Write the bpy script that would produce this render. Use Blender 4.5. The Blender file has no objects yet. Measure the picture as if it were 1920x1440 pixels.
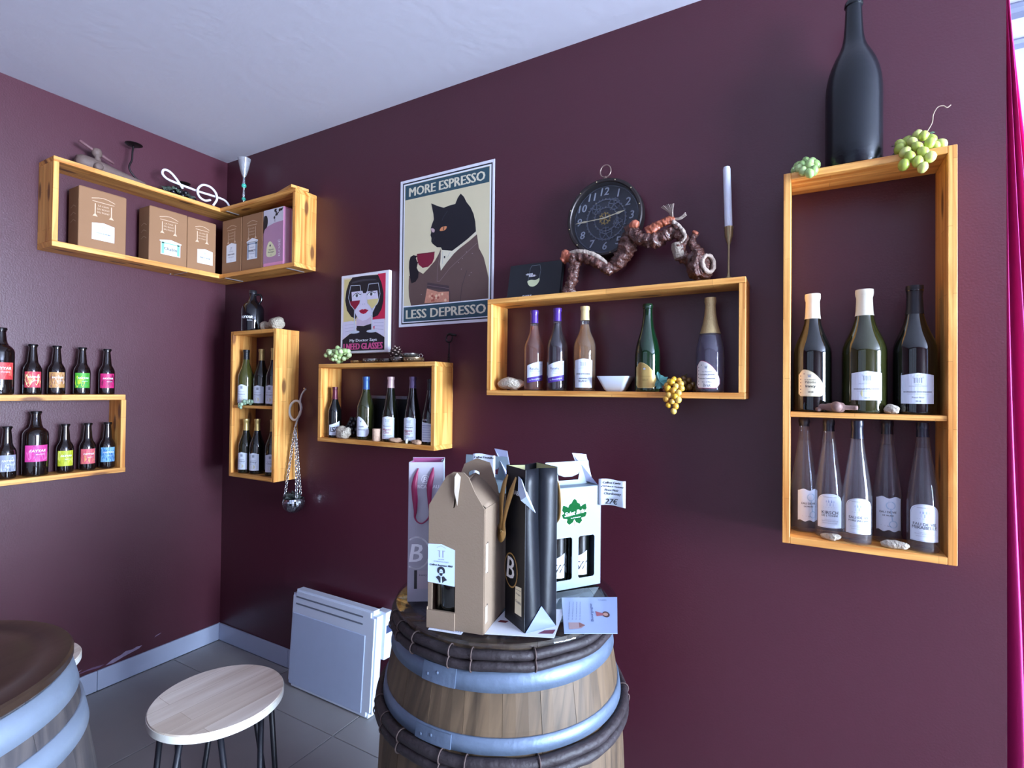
import bpy, bmesh, math, random
from mathutils import Vector, Matrix, noise
S = bpy.context.scene
COL = S.collection
PI = math.pi
rnd = random.Random(7)

# ---------------------------------------------------------------- camera, light, exposure
cam_d = bpy.data.cameras.new('camera'); cam = bpy.data.objects.new('camera', cam_d); COL.objects.link(cam)
cam_d.sensor_width = 36.0; cam_d.lens = 36.0 * 967.0 / 1920.0; cam_d.clip_start = 0.02
cam.matrix_world = Matrix(((0.871558, -0.003042, 0.490283, 2.944078),
                           (0.490187, -0.015320, -0.871483, -1.800000),
                           (0.010162, 0.999878, -0.011861, 1.460203), (0, 0, 0, 1)))
S.camera = cam
S.view_settings.view_transform = 'Standard'; S.view_settings.look = 'None'
S.view_settings.gamma = 1.0; S.view_settings.use_curve_mapping = False
S.view_settings.exposure = 0.12
S.cycles.use_denoising = True
S.cycles.max_bounces = 10; S.cycles.transparent_max_bounces = 24
S.cycles.caustics_reflective = False; S.cycles.caustics_refractive = False
S.cycles.sample_clamp_indirect = 6.0
w = bpy.data.worlds.new('world'); S.world = w; w.use_nodes = True
w.node_tree.nodes['Background'].inputs[0].default_value = (0.62, 0.74, 1.0, 1)
w.node_tree.nodes['Background'].inputs[1].default_value = 1.0

def area(name, loc, rot, sx, sy, power, col):
    d = bpy.data.lights.new(name, 'AREA'); d.shape = 'RECTANGLE'; d.size = sx; d.size_y = sy
    d.energy = power; d.color = col
    o = bpy.data.objects.new(name, d); COL.objects.link(o); o.location = loc; o.rotation_euler = rot
    o['kind'] = 'helper'
    return o
# daylight in the side and passage windows; an added fill light behind the camera
area('daylight_side_window', (8.05, -1.3, 1.4), (0, PI/2, 0), 2.2, 2.3, 1380.0, (0.64, 0.79, 1.0))
area('fill_light_front', (1.9, -3.66, 1.35), (PI/2, 0, 0), 2.4, 2.2, 15.0, (0.56, 0.72, 1.0))
area('daylight_passage', (8.05, 0.75, 1.6), (0, PI/2, 0), 1.8, 1.0, 25.0, (0.85, 0.90, 1.0))

# ---------------------------------------------------------------- helpers
def srgb(h):
    h = h.lstrip('#'); v = [int(h[i:i+2], 16) / 255 for i in (0, 2, 4)]
    return tuple((c / 12.92 if c <= 0.04045 else ((c + 0.055) / 1.055) ** 2.4) for c in v) + (1,)
MATS = {}
def mat(h, rough=0.6, metal=0.0, coat=0.0, var=0.12, scale=18.0, bump=0.0, bscale=60.0, sub=0.0, spec=0.5):
    key = (h, rough, metal, coat, var, scale, bump, bscale, sub, spec)
    if key in MATS: return MATS[key]
    m = bpy.data.materials.new('surface_' + h.lstrip('#')); m.use_nodes = True
    nt = m.node_tree; b = nt.nodes['Principled BSDF']
    c = srgb(h)
    b.inputs['Roughness'].default_value = rough; b.inputs['Metallic'].default_value = metal
    b.inputs['Coat Weight'].default_value = coat; b.inputs['Coat Roughness'].default_value = 0.05
    b.inputs['Specular IOR Level'].default_value = spec
    if sub: b.inputs['Subsurface Weight'].default_value = sub; b.inputs['Subsurface Radius'].default_value = (.01, .008, .004); b.inputs['Subsurface Scale'].default_value = .5
    tc = nt.nodes.new('ShaderNodeTexCoord'); n = nt.nodes.new('ShaderNodeTexNoise')
    n.inputs['Scale'].default_value = scale; n.inputs['Detail'].default_value = 4
    nt.links.new(tc.outputs['Object'], n.inputs['Vector'])
    mx = nt.nodes.new('ShaderNodeMix'); mx.data_type = 'RGBA'
    mx.inputs[6].default_value = tuple(v * (1 - var) for v in c[:3]) + (1,)
    mx.inputs[7].default_value = tuple(min(1, v * (1 + var)) for v in c[:3]) + (1,)
    nt.links.new(n.outputs['Fac'], mx.inputs[0]); nt.links.new(mx.outputs[2], b.inputs['Base Color'])
    if bump:
        n2 = nt.nodes.new('ShaderNodeTexNoise'); n2.inputs['Scale'].default_value = bscale; n2.inputs['Detail'].default_value = 5
        nt.links.new(tc.outputs['Object'], n2.inputs['Vector'])
        bp = nt.nodes.new('ShaderNodeBump'); bp.inputs['Strength'].default_value = bump; bp.inputs['Distance'].default_value = 0.01
        nt.links.new(n2.outputs['Fac'], bp.inputs['Height']); nt.links.new(bp.outputs['Normal'], b.inputs['Normal'])
    MATS[key] = m
    return m
def glass(name, tint, ior=1.45, rough=0.02, body=None, frac=0.0):
    k = ('glass', name)
    if k in MATS: return MATS[k]
    m = bpy.data.materials.new(name); m.use_nodes = True; nt = m.node_tree
    for n in list(nt.nodes): nt.nodes.remove(n)
    out = nt.nodes.new('ShaderNodeOutputMaterial'); mix = nt.nodes.new('ShaderNodeMixShader')
    tr = nt.nodes.new('ShaderNodeBsdfTransparent'); gl = nt.nodes.new('ShaderNodeBsdfGlossy'); fr = nt.nodes.new('ShaderNodeFresnel')
    no = nt.nodes.new('ShaderNodeTexNoise'); no.inputs['Scale'].default_value = 9
    mx = nt.nodes.new('ShaderNodeMix'); mx.data_type = 'RGBA'
    mx.inputs[6].default_value = tuple(v * .96 for v in tint) + (1,); mx.inputs[7].default_value = tuple(tint) + (1,)
    nt.links.new(no.outputs['Fac'], mx.inputs[0]); nt.links.new(mx.outputs[2], tr.inputs['Color'])
    gl.inputs['Roughness'].default_value = rough
    # thin sheet: the same reflectance whether the surface is met from outside or inside
    ge = nt.nodes.new('ShaderNodeNewGeometry'); mi = nt.nodes.new('ShaderNodeMix')
    mi.inputs[2].default_value = ior; mi.inputs[3].default_value = 1 / ior
    nt.links.new(ge.outputs['Backfacing'], mi.inputs[0]); nt.links.new(mi.outputs[0], fr.inputs['IOR'])
    nt.links.new(fr.outputs[0], mix.inputs[0]); nt.links.new(tr.outputs[0], mix.inputs[1]); nt.links.new(gl.outputs[0], mix.inputs[2])
    last = mix.outputs[0]
    if body:      # diffuse body colour, painting in brightness that glass and liquid would refract
        df = nt.nodes.new('ShaderNodeBsdfDiffuse'); df.inputs[0].default_value = tuple(body) + (1,)
        m2 = nt.nodes.new('ShaderNodeMixShader'); m2.inputs[0].default_value = frac
        nt.links.new(last, m2.inputs[1]); nt.links.new(df.outputs[0], m2.inputs[2]); last = m2.outputs[0]
    nt.links.new(last, out.inputs[0]); MATS[k] = m
    return m
def wood(name, axis, light, dark, knot='#5a2a18', mul=0.8, brick=0.34, row=0.03, rough=0.5, knots=0.5, along=3.0, across=55.0, contrast=0.6):
    k = ('wood', name, axis)
    if k in MATS: return MATS[k]
    m = bpy.data.materials.new(name + '_' + 'xyz'[axis]); m.use_nodes = True; nt = m.node_tree; L = nt.links.new
    b = nt.nodes['Principled BSDF']; b.inputs['Roughness'].default_value = rough
    tc = nt.nodes.new('ShaderNodeTexCoord'); sp = nt.nodes.new('ShaderNodeSeparateXYZ'); L(tc.outputs['Object'], sp.inputs[0])
    oi = nt.nodes.new('ShaderNodeObjectInfo')
    o = [i for i in range(3) if i != axis]
    ad = nt.nodes.new('ShaderNodeMath'); L(sp.outputs[o[0]], ad.inputs[0]); L(sp.outputs[o[1]], ad.inputs[1])
    ofs = nt.nodes.new('ShaderNodeMath'); ofs.operation = 'MULTIPLY_ADD'; L(oi.outputs['Random'], ofs.inputs[0]); ofs.inputs[1].default_value = 7.0; L(sp.outputs[axis], ofs.inputs[2])
    def vec(sa, sc):
        m1 = nt.nodes.new('ShaderNodeMath'); m1.operation = 'MULTIPLY'; L(ofs.outputs[0], m1.inputs[0]); m1.inputs[1].default_value = sa
        m2 = nt.nodes.new('ShaderNodeMath'); m2.operation = 'MULTIPLY'; L(ad.outputs[0], m2.inputs[0]); m2.inputs[1].default_value = sc
        c = nt.nodes.new('ShaderNodeCombineXYZ'); L(m1.outputs[0], c.inputs[0]); L(m2.outputs[0], c.inputs[1]); L(oi.outputs['Random'], c.inputs[2]); return c
    gr = nt.nodes.new('ShaderNodeTexNoise'); gr.inputs['Scale'].default_value = 1.0; gr.inputs['Detail'].default_value = 5; gr.inputs['Distortion'].default_value = 0.6
    L(vec(along, across).outputs[0], gr.inputs['Vector'])
    cr = nt.nodes.new('ShaderNodeValToRGB'); cr.color_ramp.elements[0].position = 0.30; cr.color_ramp.elements[1].position = 0.30 + contrast * 0.6
    cr.color_ramp.elements[0].color = srgb(dark); cr.color_ramp.elements[1].color = srgb(light); L(gr.outputs['Fac'], cr.inputs[0])
    br = nt.nodes.new('ShaderNodeTexBrick'); br.inputs['Scale'].default_value = 1.0; br.inputs['Brick Width'].default_value = brick; br.inputs['Row Height'].default_value = row
    br.inputs['Mortar Size'].default_value = 0.0006; br.inputs['Color1'].default_value = (1, 1, 1, 1); br.inputs['Color2'].default_value = (0.74, 0.66, 0.58, 1); br.inputs['Mortar'].default_value = (0.5, 0.4, 0.3, 1)
    L(vec(1.0, 1.0).outputs[0], br.inputs['Vector'])
    mu = nt.nodes.new('ShaderNodeMix'); mu.data_type = 'RGBA'; mu.blend_type = 'MULTIPLY'; mu.inputs[0].default_value = mul
    L(cr.outputs[0], mu.inputs[6]); L(br.outputs['Color'], mu.inputs[7])
    col = mu.outputs[2]
    if knots:
        vo = nt.nodes.new('ShaderNodeTexVoronoi'); vo.voronoi_dimensions = '2D'; vo.inputs['Scale'].default_value = 1.0; L(vec(4.2, 13.0).outputs[0], vo.inputs['Vector'])
        kr = nt.nodes.new('ShaderNodeValToRGB'); kr.color_ramp.elements[0].position = 0.11; kr.color_ramp.elements[1].position = 0.20
        kr.color_ramp.elements[0].color = (knots, knots, knots, 1); kr.color_ramp.elements[1].color = (0, 0, 0, 1); L(vo.outputs['Distance'], kr.inputs[0])
        km = nt.nodes.new('ShaderNodeMix'); km.data_type = 'RGBA'; 
        sc_ = nt.nodes.new('ShaderNodeSeparateColor'); L(vo.outputs['Color'], sc_.inputs[0])
        lt = nt.nodes.new('ShaderNodeMath'); lt.operation = 'LESS_THAN'; lt.inputs[1].default_value = 0.30; L(sc_.outputs[0], lt.inputs[0])   # only some cells carry a knot
        ml = nt.nodes.new('ShaderNodeMath'); ml.operation = 'MULTIPLY'; L(kr.outputs[0], ml.inputs[0]); L(lt.outputs[0], ml.inputs[1])
        L(ml.outputs[0], km.inputs[0]); L(col, km.inputs[6]); km.inputs[7].default_value = srgb(knot)
        col = km.outputs[2]
    L(col, b.inputs['Base Color'])
    bp = nt.nodes.new('ShaderNodeBump'); bp.inputs['Strength'].default_value = 0.15; bp.inputs['Distance'].default_value = 0.004
    L(gr.outputs['Fac'], bp.inputs['Height']); L(bp.outputs['Normal'], b.inputs['Normal'])
    MATS[k] = m
    return m
def pine(axis): return wood('pine', axis, '#ffc46e', '#cc7a2a', row=0.031, knots=0.8)

def link(name, me, parent=None, label=None):
    o = bpy.data.objects.new(name, me); COL.objects.link(o)
    if parent is not None: o.parent = parent
    if label: o['label'] = label
    return o
def tag(o, label, cat, group=None):
    o['label'] = label; o['category'] = cat
    if group: o['group'] = group
    return o
def thing(name, label, cat, loc=(0, 0, 0), rz=0.0, group=None):
    o = bpy.data.objects.new(name, None); o.empty_display_size = 0.05; COL.objects.link(o)
    o.location = loc; o.rotation_euler = (0, 0, rz)
    return tag(o, label, cat, group)
def mesh(name, vs, fs, mats, fm=None, smooth=False):
    me = bpy.data.meshes.new(name); me.from_pydata([tuple(v) for v in vs], [], fs)
    for m in (mats if isinstance(mats, (list, tuple)) else [mats]): me.materials.append(m)
    if fm:
        for p, i in zip(me.polygons, fm): p.material_index = i
    if smooth: me.polygons.foreach_set('use_smooth', [True] * len(me.polygons))
    me.update(); return me
def bmm(name, bm, mats, smooth=False, sharp=None):
    me = bpy.data.meshes.new(name)
    bmesh.ops.recalc_face_normals(bm, faces=bm.faces)
    if smooth:
        for f in bm.faces: f.smooth = True
        if sharp:
            for e in bm.edges:
                if len(e.link_faces) == 2 and e.calc_face_angle(0) > sharp: e.smooth = False
    bm.to_mesh(me); bm.free()
    for m in (mats if isinstance(mats, (list, tuple)) else [mats]): me.materials.append(m)
    return me
def bx(bm, x0, x1, y0, y1, z0, z1, bev=0.0, M=None):
    vs = [bm.verts.new(Vector(c) if M is None else M @ Vector(c)) for c in ((x0,y0,z0),(x1,y0,z0),(x1,y1,z0),(x0,y1,z0),(x0,y0,z1),(x1,y0,z1),(x1,y1,z1),(x0,y1,z1))]
    fs = [bm.faces.new([vs[i] for i in f]) for f in ((3,2,1,0),(4,5,6,7),(0,1,5,4),(1,2,6,5),(2,3,7,6),(3,0,4,7))]
    if bev:
        es = list({e for f in fs for e in f.edges})
        bmesh.ops.bevel(bm, geom=es, offset=bev, segments=1, affect='EDGES')
def box(name, c, m, parent=None, bev=0.0012, label=None):
    bm = bmesh.new(); bx(bm, *c, bev=bev); return link(name, bmm(name, bm, m), parent, label)
def lathe(prof, seg=24, sx=1.0, sy=1.0):
    vs, fs = [], []
    for r, z in prof:
        for i in range(seg):
            a = 2 * PI * i / seg; vs.append((r * math.cos(a) * sx, r * math.sin(a) * sy, z))
    n = len(prof)
    for j in range(n - 1):
        for i in range(seg):
            k = (i + 1) % seg; fs.append((j*seg+i, j*seg+k, (j+1)*seg+k, (j+1)*seg+i))
    if prof[0][0] > 1e-5: fs.append(tuple(reversed(range(seg))))
    if prof[-1][0] > 1e-5: fs.append(tuple(range((n-1)*seg, n*seg)))
    return vs, fs
def lobj(name, prof, m, parent=None, seg=24, label=None, loc=None, sharp=0.9):
    vs, fs = lathe(prof, seg); bm = bmesh.new(); bv = [bm.verts.new(v) for v in vs]
    for f in fs:
        try: bm.faces.new([bv[i] for i in f])
        except ValueError: pass
    bmesh.ops.remove_doubles(bm, verts=bm.verts, dist=1e-6)
    o = link(name, bmm(name, bm, m, True, sharp), parent, label)
    if loc: o.location = loc
    return o
def crom(pts, n=6, closed=False):
    P = [Vector(p) for p in pts]; N = len(P); out = []
    if N < 3 and not closed: return P
    rng = range(N) if closed else range(N - 1)
    for i in rng:
        p1, p2 = P[i], P[(i+1) % N]
        p0 = P[i-1] if (i > 0 or closed) else p1 * 2 - p2
        p3 = P[(i+2) % N] if (i + 2 < N or closed) else p2 * 2 - p1
        for k in range(n):
            t = k / n; out.append(0.5 * ((2*p1) + (p2-p0)*t + (2*p0-5*p1+4*p2-p3)*t*t + (3*p1-p0-3*p2+p3)*t**3))
    if not closed: out.append(P[-1])
    return out
def tube(pts, rad, seg=8, closed=False, ns=0.0, nf=40.0, flat=1.0):
    P = [Vector(p) for p in pts]; N = len(P)
    if not isinstance(rad, (list, tuple)): rad = [rad] * N
    elif len(rad) != N:
        R = rad; rad = []
        for i in range(N):
            t = i / (N - 1) * (len(R) - 1); j = min(int(t), len(R) - 2); rad.append(R[j] + (R[j+1] - R[j]) * (t - j))
    vs, fs = [], []; up = None
    for i in range(N):
        a, b = P[(i-1) % N] if (closed or i) else P[0], P[(i+1) % N] if (closed or i < N-1) else P[-1]
        t = (b - a).normalized()
        if up is None: up = Vector((0, 0, 1)) if abs(t.z) < 0.9 else Vector((0, 1, 0))
        x = (up - t * up.dot(t)).normalized(); up = x; y = t.cross(x)
        for k in range(seg):
            an = 2 * PI * k / seg; d = x * math.cos(an) + y * math.sin(an) * flat
            r = rad[i]
            v = P[i] + d * r
            if ns: v = P[i] + d * (r * (1 + ns * (noise.noise(v * nf) + 0.6 * noise.noise(v * nf * 2.7))))
            vs.append(v)
    for i in range(N if closed else N - 1):
        j = (i + 1) % N
        for k in range(seg):
            l = (k + 1) % seg; fs.append((i*seg+k, i*seg+l, j*seg+l, j*seg+k))
    if not closed: fs.append(tuple(reversed(range(seg)))); fs.append(tuple(range((N-1)*seg, N*seg)))
    return vs, fs
def tobj(name, pts, rad, m, parent=None, seg=8, closed=False, ns=0.0, nf=40.0, label=None, flat=1.0):
    vs, fs = tube(pts, rad, seg, closed, ns, nf, flat); return link(name, mesh(name, vs, fs, m, None, True), parent, label)
def rock_mesh(name, sx, sy, sz, m, amp=0.25, f=30.0, seed=0, sub=3):
    bm = bmesh.new(); bmesh.ops.create_icosphere(bm, subdivisions=sub, radius=1.0)
    for v in bm.verts:
        d = v.co.normalized(); p = Vector((d.x * sx, d.y * sy, d.z * sz))
        k = 1 + amp * (noise.noise(p * f + Vector((seed, seed*2, 0))) + 0.5 * noise.noise(p * f * 2.3 + Vector((0, seed, 3))))
        v.co = p * k
    zmin = min(v.co.z for v in bm.verts)
    for v in bm.verts: v.co.z = max(v.co.z - zmin - sz * 0.12, 0.0)
    return bmm(name, bm, m, True)
# ---- flat print: polygons and writing laid on a plane or round a bottle
TXT = {}
def text_geo(s):
    if s not in TXT:
        c = bpy.data.curves.new('writing', 'FONT'); c.body = s; c.resolution_u = 2; c.fill_mode = 'FRONT'
        o = bpy.data.objects.new('writing', c); me = o.to_mesh()
        vs = [(v.co.x, v.co.y) for v in me.vertices]; fs = [tuple(p.vertices) for p in me.polygons]
        o.to_mesh_clear(); bpy.data.objects.remove(o); bpy.data.curves.remove(c)
        if vs:
            x0 = min(v[0] for v in vs); x1 = max(v[0] for v in vs); y0 = min(v[1] for v in vs); y1 = max(v[1] for v in vs)
            vs = [((x - (x0+x1)/2), (y - (y0+y1)/2)) for x, y in vs]
            TXT[s] = (vs, fs, x1 - x0, y1 - y0)
        else: TXT[s] = ([], [], 1, 1)
    return TXT[s]
class Art:
    """Collects flat shapes (u right, v up) and builds them as one thin print on a surface."""
    def __init__(s, fn): s.fn = fn; s.vs = []; s.fs = []; s.fm = []; s.ms = []
    def mi(s, m):
        if m not in s.ms: s.ms.append(m)
        return s.ms.index(m)
    def poly(s, m, pts, lay=1, smooth=False, dens=0.0):
        if smooth: pts = [tuple(p)[:2] for p in crom([(x, y, 0) for x, y in pts], 5, True)]
        if dens:
            q = []
            for i, a in enumerate(pts):
                b = pts[(i+1) % len(pts)]; n = max(1, int(math.hypot(b[0]-a[0], b[1]-a[1]) / dens))
                q += [(a[0] + (b[0]-a[0]) * k / n, a[1] + (b[1]-a[1]) * k / n) for k in range(n)]
            pts = q
        ar = sum(pts[i-1][0] * pts[i][1] - pts[i][0] * pts[i-1][1] for i in range(len(pts)))
        if ar < 0: pts = pts[::-1]
        i0 = len(s.vs); s.vs += [s.fn(x, y, lay) for x, y in pts]; s.fs.append(tuple(range(i0, i0 + len(pts)))); s.fm.append(s.mi(m)); return s
    def rect(s, m, x0, y0, x1, y1, lay=1): return s.strip(m, x0, x1, lambda u: y0, lambda u: y1, lay)
    def strip(s, m, x0, x1, bot, top, lay=1, n=None):
        n = n or max(1, min(16, int(abs(x1 - x0) / 0.006))); i0 = len(s.vs)
        for i in range(n + 1):
            u = x0 + (x1 - x0) * i / n; s.vs += [s.fn(u, bot(u), lay), s.fn(u, top(u), lay)]
        for i in range(n):
            a = i0 + 2*i; s.fs.append((a, a+2, a+3, a+1)); s.fm.append(s.mi(m))
        return s
    def line(s, m, pts, wd, lay=1, closed=False):
        n = len(pts)
        for i in range(n if closed else n - 1):
            a, b = pts[i], pts[(i+1) % n]; dx, dy = b[0]-a[0], b[1]-a[1]; l = math.hypot(dx, dy) or 1; nx, ny = -dy/l*wd/2, dx/l*wd/2
            ex, ey = dx/l*wd*.4, dy/l*wd*.4
            s.poly(m, [(a[0]-ex+nx, a[1]-ey+ny), (a[0]-ex-nx, a[1]-ey-ny), (b[0]+ex-nx, b[1]+ey-ny), (b[0]+ex+nx, b[1]+ey+ny)], lay)
        return s
    def circ(s, m, x, y, r, lay=1, n=14, ry=None): return s.poly(m, [(x + r*math.cos(2*PI*i/n), y + (ry or r)*math.sin(2*PI*i/n)) for i in range(n)], lay)
    def ring(s, m, x, y, r, wd, lay=1, n=20, ry=None): return s.line(m, [(x + r*math.cos(2*PI*i/n), y + (ry or r)*math.sin(2*PI*i/n)) for i in range(n)], wd, lay, True)
    def text(s, m, t, x, y, wd=None, ht=None, lay=2, rot=0.0, bold=0, shear=0.0):
        v, f, tw, th = text_geo(t)
        if wd is None: kx = ky = ht / th
        elif ht is None: kx = ky = wd / tw
        else: kx, ky = wd / tw, ht / th
        c, q = math.cos(rot), math.sin(rot)
        for b in ([0] if not bold else [-bold, 0, bold]):
            i0 = len(s.vs)
            for px, py in v:
                X, Y = px * kx + b + py * ky * shear, py * ky
                s.vs.append(s.fn(x + X*c - Y*q, y + X*q + Y*c, lay + (0.0 if not b else b * 5)))
            k = s.mi(m)
            for g in f: s.fs.append(tuple(i0 + i for i in g)); s.fm.append(k)
        return s
    def build(s, name, parent=None, label=None):
        return link(name, mesh(name, s.vs, s.fs, s.ms, s.fm), parent, label)
def flat(o, r, u, eps=0.00035):
    o, r, u = Vector(o), Vector(r).normalized(), Vector(u).normalized(); n = r.cross(u)
    return lambda x, y, l: o + r * x + u * y + n * (eps * l)
def cyl(rad, eps=0.00025, phi=0.0):
    def f(x, y, l):
        a = x / rad + phi; R = rad + eps * l
        return Vector((R * math.sin(a), -R * math.cos(a), y))
    return f
INK, INK2, GREY = mat('#23232d', .7), mat('#4a4c58', .7), mat('#9aa0ae', .7)
WHITE = mat('#e9edf3', .55, var=.03); PAPER = mat('#dfe6f2', .6, var=.03); CREAM = mat('#ece3c4', .6, var=.04)
# ---------------------------------------------------------------- the room
X1, Y0, H = 8.1, -3.7, 2.775          # room: x 0..8.1, y -3.7..0 (back wall), z 0..2.775
WALLM = mat('#471927', 0.40, var=.05, scale=3.0, bump=0.08, bscale=170, spec=.55)
CEIL = mat('#d4d2df', 0.85, var=.03, scale=1.2, bump=0.12, bscale=22)
PALE = mat('#e4e4ee', 0.8, var=.02)
BASE = mat('#a9b2c8', 0.35, var=.05, scale=5)
TILE = mat('#918e8c', 0.42, var=.10, scale=5, bump=.03, bscale=30)
GROUT = mat('#9b9ca2', 0.8)
def struct(name, c, m, bev=0.0):
    o = box(name, c, m, None, bev); o['kind'] = 'structure'; return o
struct('wall_left', (-.12, 0, Y0 - .1, .12, 0, H), WALLM)
struct('wall_back', (0, 3.408, 0, .12, 0, H), WALLM)
struct('wall_front', (0, X1, Y0 - .1, Y0, 0, H), WALLM)
struct('wall_right', (X1, X1 + .12, Y0 - .1, 1.7, 0, H), PALE)
struct('wall_far', (2.2, X1, 1.6, 1.7, 0, H), mat('#85859a', .8, var=.03))
struct('wall_passage', (2.1, 2.2, .12, 1.7, 0, H), PALE)
struct('ceiling', (-.12, X1 + .12, Y0 - .1, 1.7, H, H + .1), CEIL)
t1 = struct('trim_1', (2.2, X1, .50, .56, H - .035, H), mat('#7c8298', .7), .01)
struct('trim_2', (2.2, X1, .74, .80, H - .02, H), mat('#8b91a6', .7), .01)
fl = struct('floor', (-.12, X1 + .12, Y0 - .1, 1.7, -.1, -.004), GROUT)
gx = [0.03] + [0.63 + .6 * i for i in range(13)]; gx[0] = 0.013
gy = [-3.68, -3.26, -2.66, -2.06, -1.46, -.86, -.26, -.013]
for i in range(len(gx)):
    x0 = gx[i]; x1 = gx[i+1] if i + 1 < len(gx) else X1
    for j in range(len(gy) - 1):
        box('floor_tile', (x0 + .0022, x1 - .0022, gy[j] + .0022, gy[j+1] - .0022, -.0045, 0.0), TILE, fl, .0015)
for x0, x1, y0, y1 in ((.63, X1, .12, .72), (.63, X1, .72, 1.32)):
    x = 2.23
    while x < X1 - .05:
        box('floor_tile', (x + .002, min(x + .6, X1) - .002, y0 + .002, y1 - .002, -.0045, 0.0), TILE, fl, .0015); x += .6
# tiled skirting in 60 cm lengths along the two walls
for nm, along in (('baseboard_left', 0), ('baseboard_back', 1)):
    r = bpy.data.objects.new(nm, None); COL.objects.link(r); r['kind'] = 'structure'
    if along == 0:
        y = -.0012
        while y > -3.6:
            box('skirting_tile', (0, .011, y - .598, y, 0.001, .096), BASE, r, .002); y -= .6
    else:
        x = .012
        while x < 3.4:
            box('skirting_tile', (x, min(x + .598, 3.405), -.011, 0, 0.001, .096), BASE, r, .002); x += .6
# bare plaster where the paint has come off above the skirting (chipped patches, wall_left)
CH = mat('#94869e', .8, var=.35, scale=60)
a = Art(flat((0.0006, -.62, 0), (0, 1, 0), (0, 0, 1)))
a.poly(CH, [(.055,.104),(.09,.101),(.13,.112),(.165,.118),(.20,.124),(.215,.134),(.19,.137),(.17,.132),(.14,.136),(.12,.126),(.085,.120)])
a.poly(CH, [(.27,.150),(.30,.158),(.305,.163),(.28,.158)]); a.poly(CH, [(-.075,.115),(-.05,.120),(-.038,.128),(-.055,.124)])
a.poly(mat('#6d5470', .6), [(-.14,.10),(-.08,.108),(-.02,.112),(.03,.105),(.05,.112),(.0,.118),(-.07,.113)], .8)
ch = a.build('trim_3'); ch['kind'] = 'structure'

# side window with glazing bars (daylight comes in here; mirrored in the bottles)
WF = mat('#d9dbe2', .4, var=.02)
def window(n, y0, y1, z0, z1, ny, nz):
    r = bpy.data.objects.new('window_%d' % n, None); COL.objects.link(r); r['kind'] = 'structure'
    x0, x1 = 8.01, 8.045
    for c in ((x0, x1, y0 - .05, y0, z0 - .05, z1 + .05), (x0, x1, y1, y1 + .05, z0 - .05, z1 + .05), (x0, x1, y0, y1, z0 - .05, z0), (x0, x1, y0, y1, z1, z1 + .05)):
        box('window_frame', c, WF, r, .003)
    for i in range(1, ny): y = y0 + (y1 - y0) * i / ny; box('glazing_bar', (x0, x1, y - .02, y + .02, z0, z1), WF, r, .003)
    for i in range(1, nz): z = z0 + (z1 - z0) * i / nz; box('glazing_bar', (x0 + .005, x1 - .005, y0, y1, z - .012, z + .012), WF, r, .003)
    return r
window(1, -2.45, -.15, .3, 2.5, 4, 4)
window(2, .25, 1.25, .7, 2.5, 2, 3)
# frame and bars added around the fill light; the wall behind is solid
w3 = bpy.data.objects.new('window_3', None); COL.objects.link(w3); w3['kind'] = 'structure'
for c in ((.62, .70, 0, 2.53), (3.10, 3.18, 0, 2.53), (.70, 3.10, .17, .25), (.70, 3.10, 2.45, 2.53)): box('window_frame', (c[0], c[1], -3.64, -3.60, c[2], c[3]), WF, w3, .003)
for x in (1.5, 2.3): box('glazing_bar', (x - .025, x + .025, -3.64, -3.60, .25, 2.45), WF, w3, .003)

# magenta curtain gathered beside the wall end, spreading towards the floor
def curtain():
    n, k = 40, 48; vs, fs = [], []
    for j in range(k + 1):
        z = .012 + (2.745 - .012) * j / k; t = 1 - j / k
        wd = .002 + .232 * t
        for i in range(n + 1):
            u = i / n; x = 3.412 + wd * u + .004 * math.sin(9 * t + 3 * u)
            y = .075 + (.012 + .034 * t) * math.sin(u * PI * 2 * 3.5 + .9 * math.sin(2.2 * t)) + .006 * math.sin(5 * u + 6 * t)
            vs.append((x, y, z))
    for j in range(k):
        for i in range(n): a = j * (n+1) + i; fs.append((a, a+1, a+n+2, a+n+1))
    m = mat('#e83a96', .55, var=.06, scale=4, bump=.12, bscale=400)
    o = link('curtain', mesh('curtain', vs, fs, m, None, True)); md = o.modifiers.new('cloth', 'SOLIDIFY'); md.thickness = .0018
    return tag(o, 'magenta pink cloth curtain hanging at the right end of the dark wall', 'curtain')
curtain()

# ---------------------------------------------------------------- wooden wall crates
def crate(label, boards, group, brk=()):
    """boards: (name, box, grain axis)"""
    b0 = boards[0][1]; o = Vector((b0[0], b0[3], b0[4]))
    r = thing('wall_crate', label, 'shelf', o, 0, group)
    for nm, c, ax in boards:
        box(nm, (c[0]-o.x, c[1]-o.x, c[2]-o.y, c[3]-o.y, c[4]-o.z, c[5]-o.z), pine(ax), r, .0014)
    for c in brk: box('metal_bracket', (c[0]-o.x, c[1]-o.x, c[2]-o.y, c[3]-o.y, c[4]-o.z, c[5]-o.z), mat('#d5d7dc', .3, .8), r, .0004)
    return r
G = 'pine box shelves on the dark walls'
def frame(x0, x1, z0, z1, d, t=.019, over='top', shelf=None):
    """top and bottom boards run over the sides, or the sides run past them"""
    if over == 'top':
        b = [('top_board', (x0, x1, -d, 0, z1 - t, z1), 0), ('bottom_board', (x0, x1, -d, 0, z0, z0 + t), 0),
             ('side_board', (x0, x0 + t, -d, 0, z0 + t, z1 - t), 2), ('side_board', (x1 - t, x1, -d, 0, z0 + t, z1 - t), 2)]
    else:
        b = [('top_board', (x0 + t, x1 - t, -d, 0, z1 - t, z1), 0), ('bottom_board', (x0 + t, x1 - t, -d, 0, z0, z0 + t), 0),
             ('side_board', (x0, x0 + t, -d, 0, z0, z1), 2), ('side_board', (x1 - t, x1, -d, 0, z0, z1), 2)]
    if shelf: b.append(('shelf_board', (x0 + t, x1 - t, -d + .004, 0, shelf - t * .75, shelf), 0))
    return b
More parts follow.
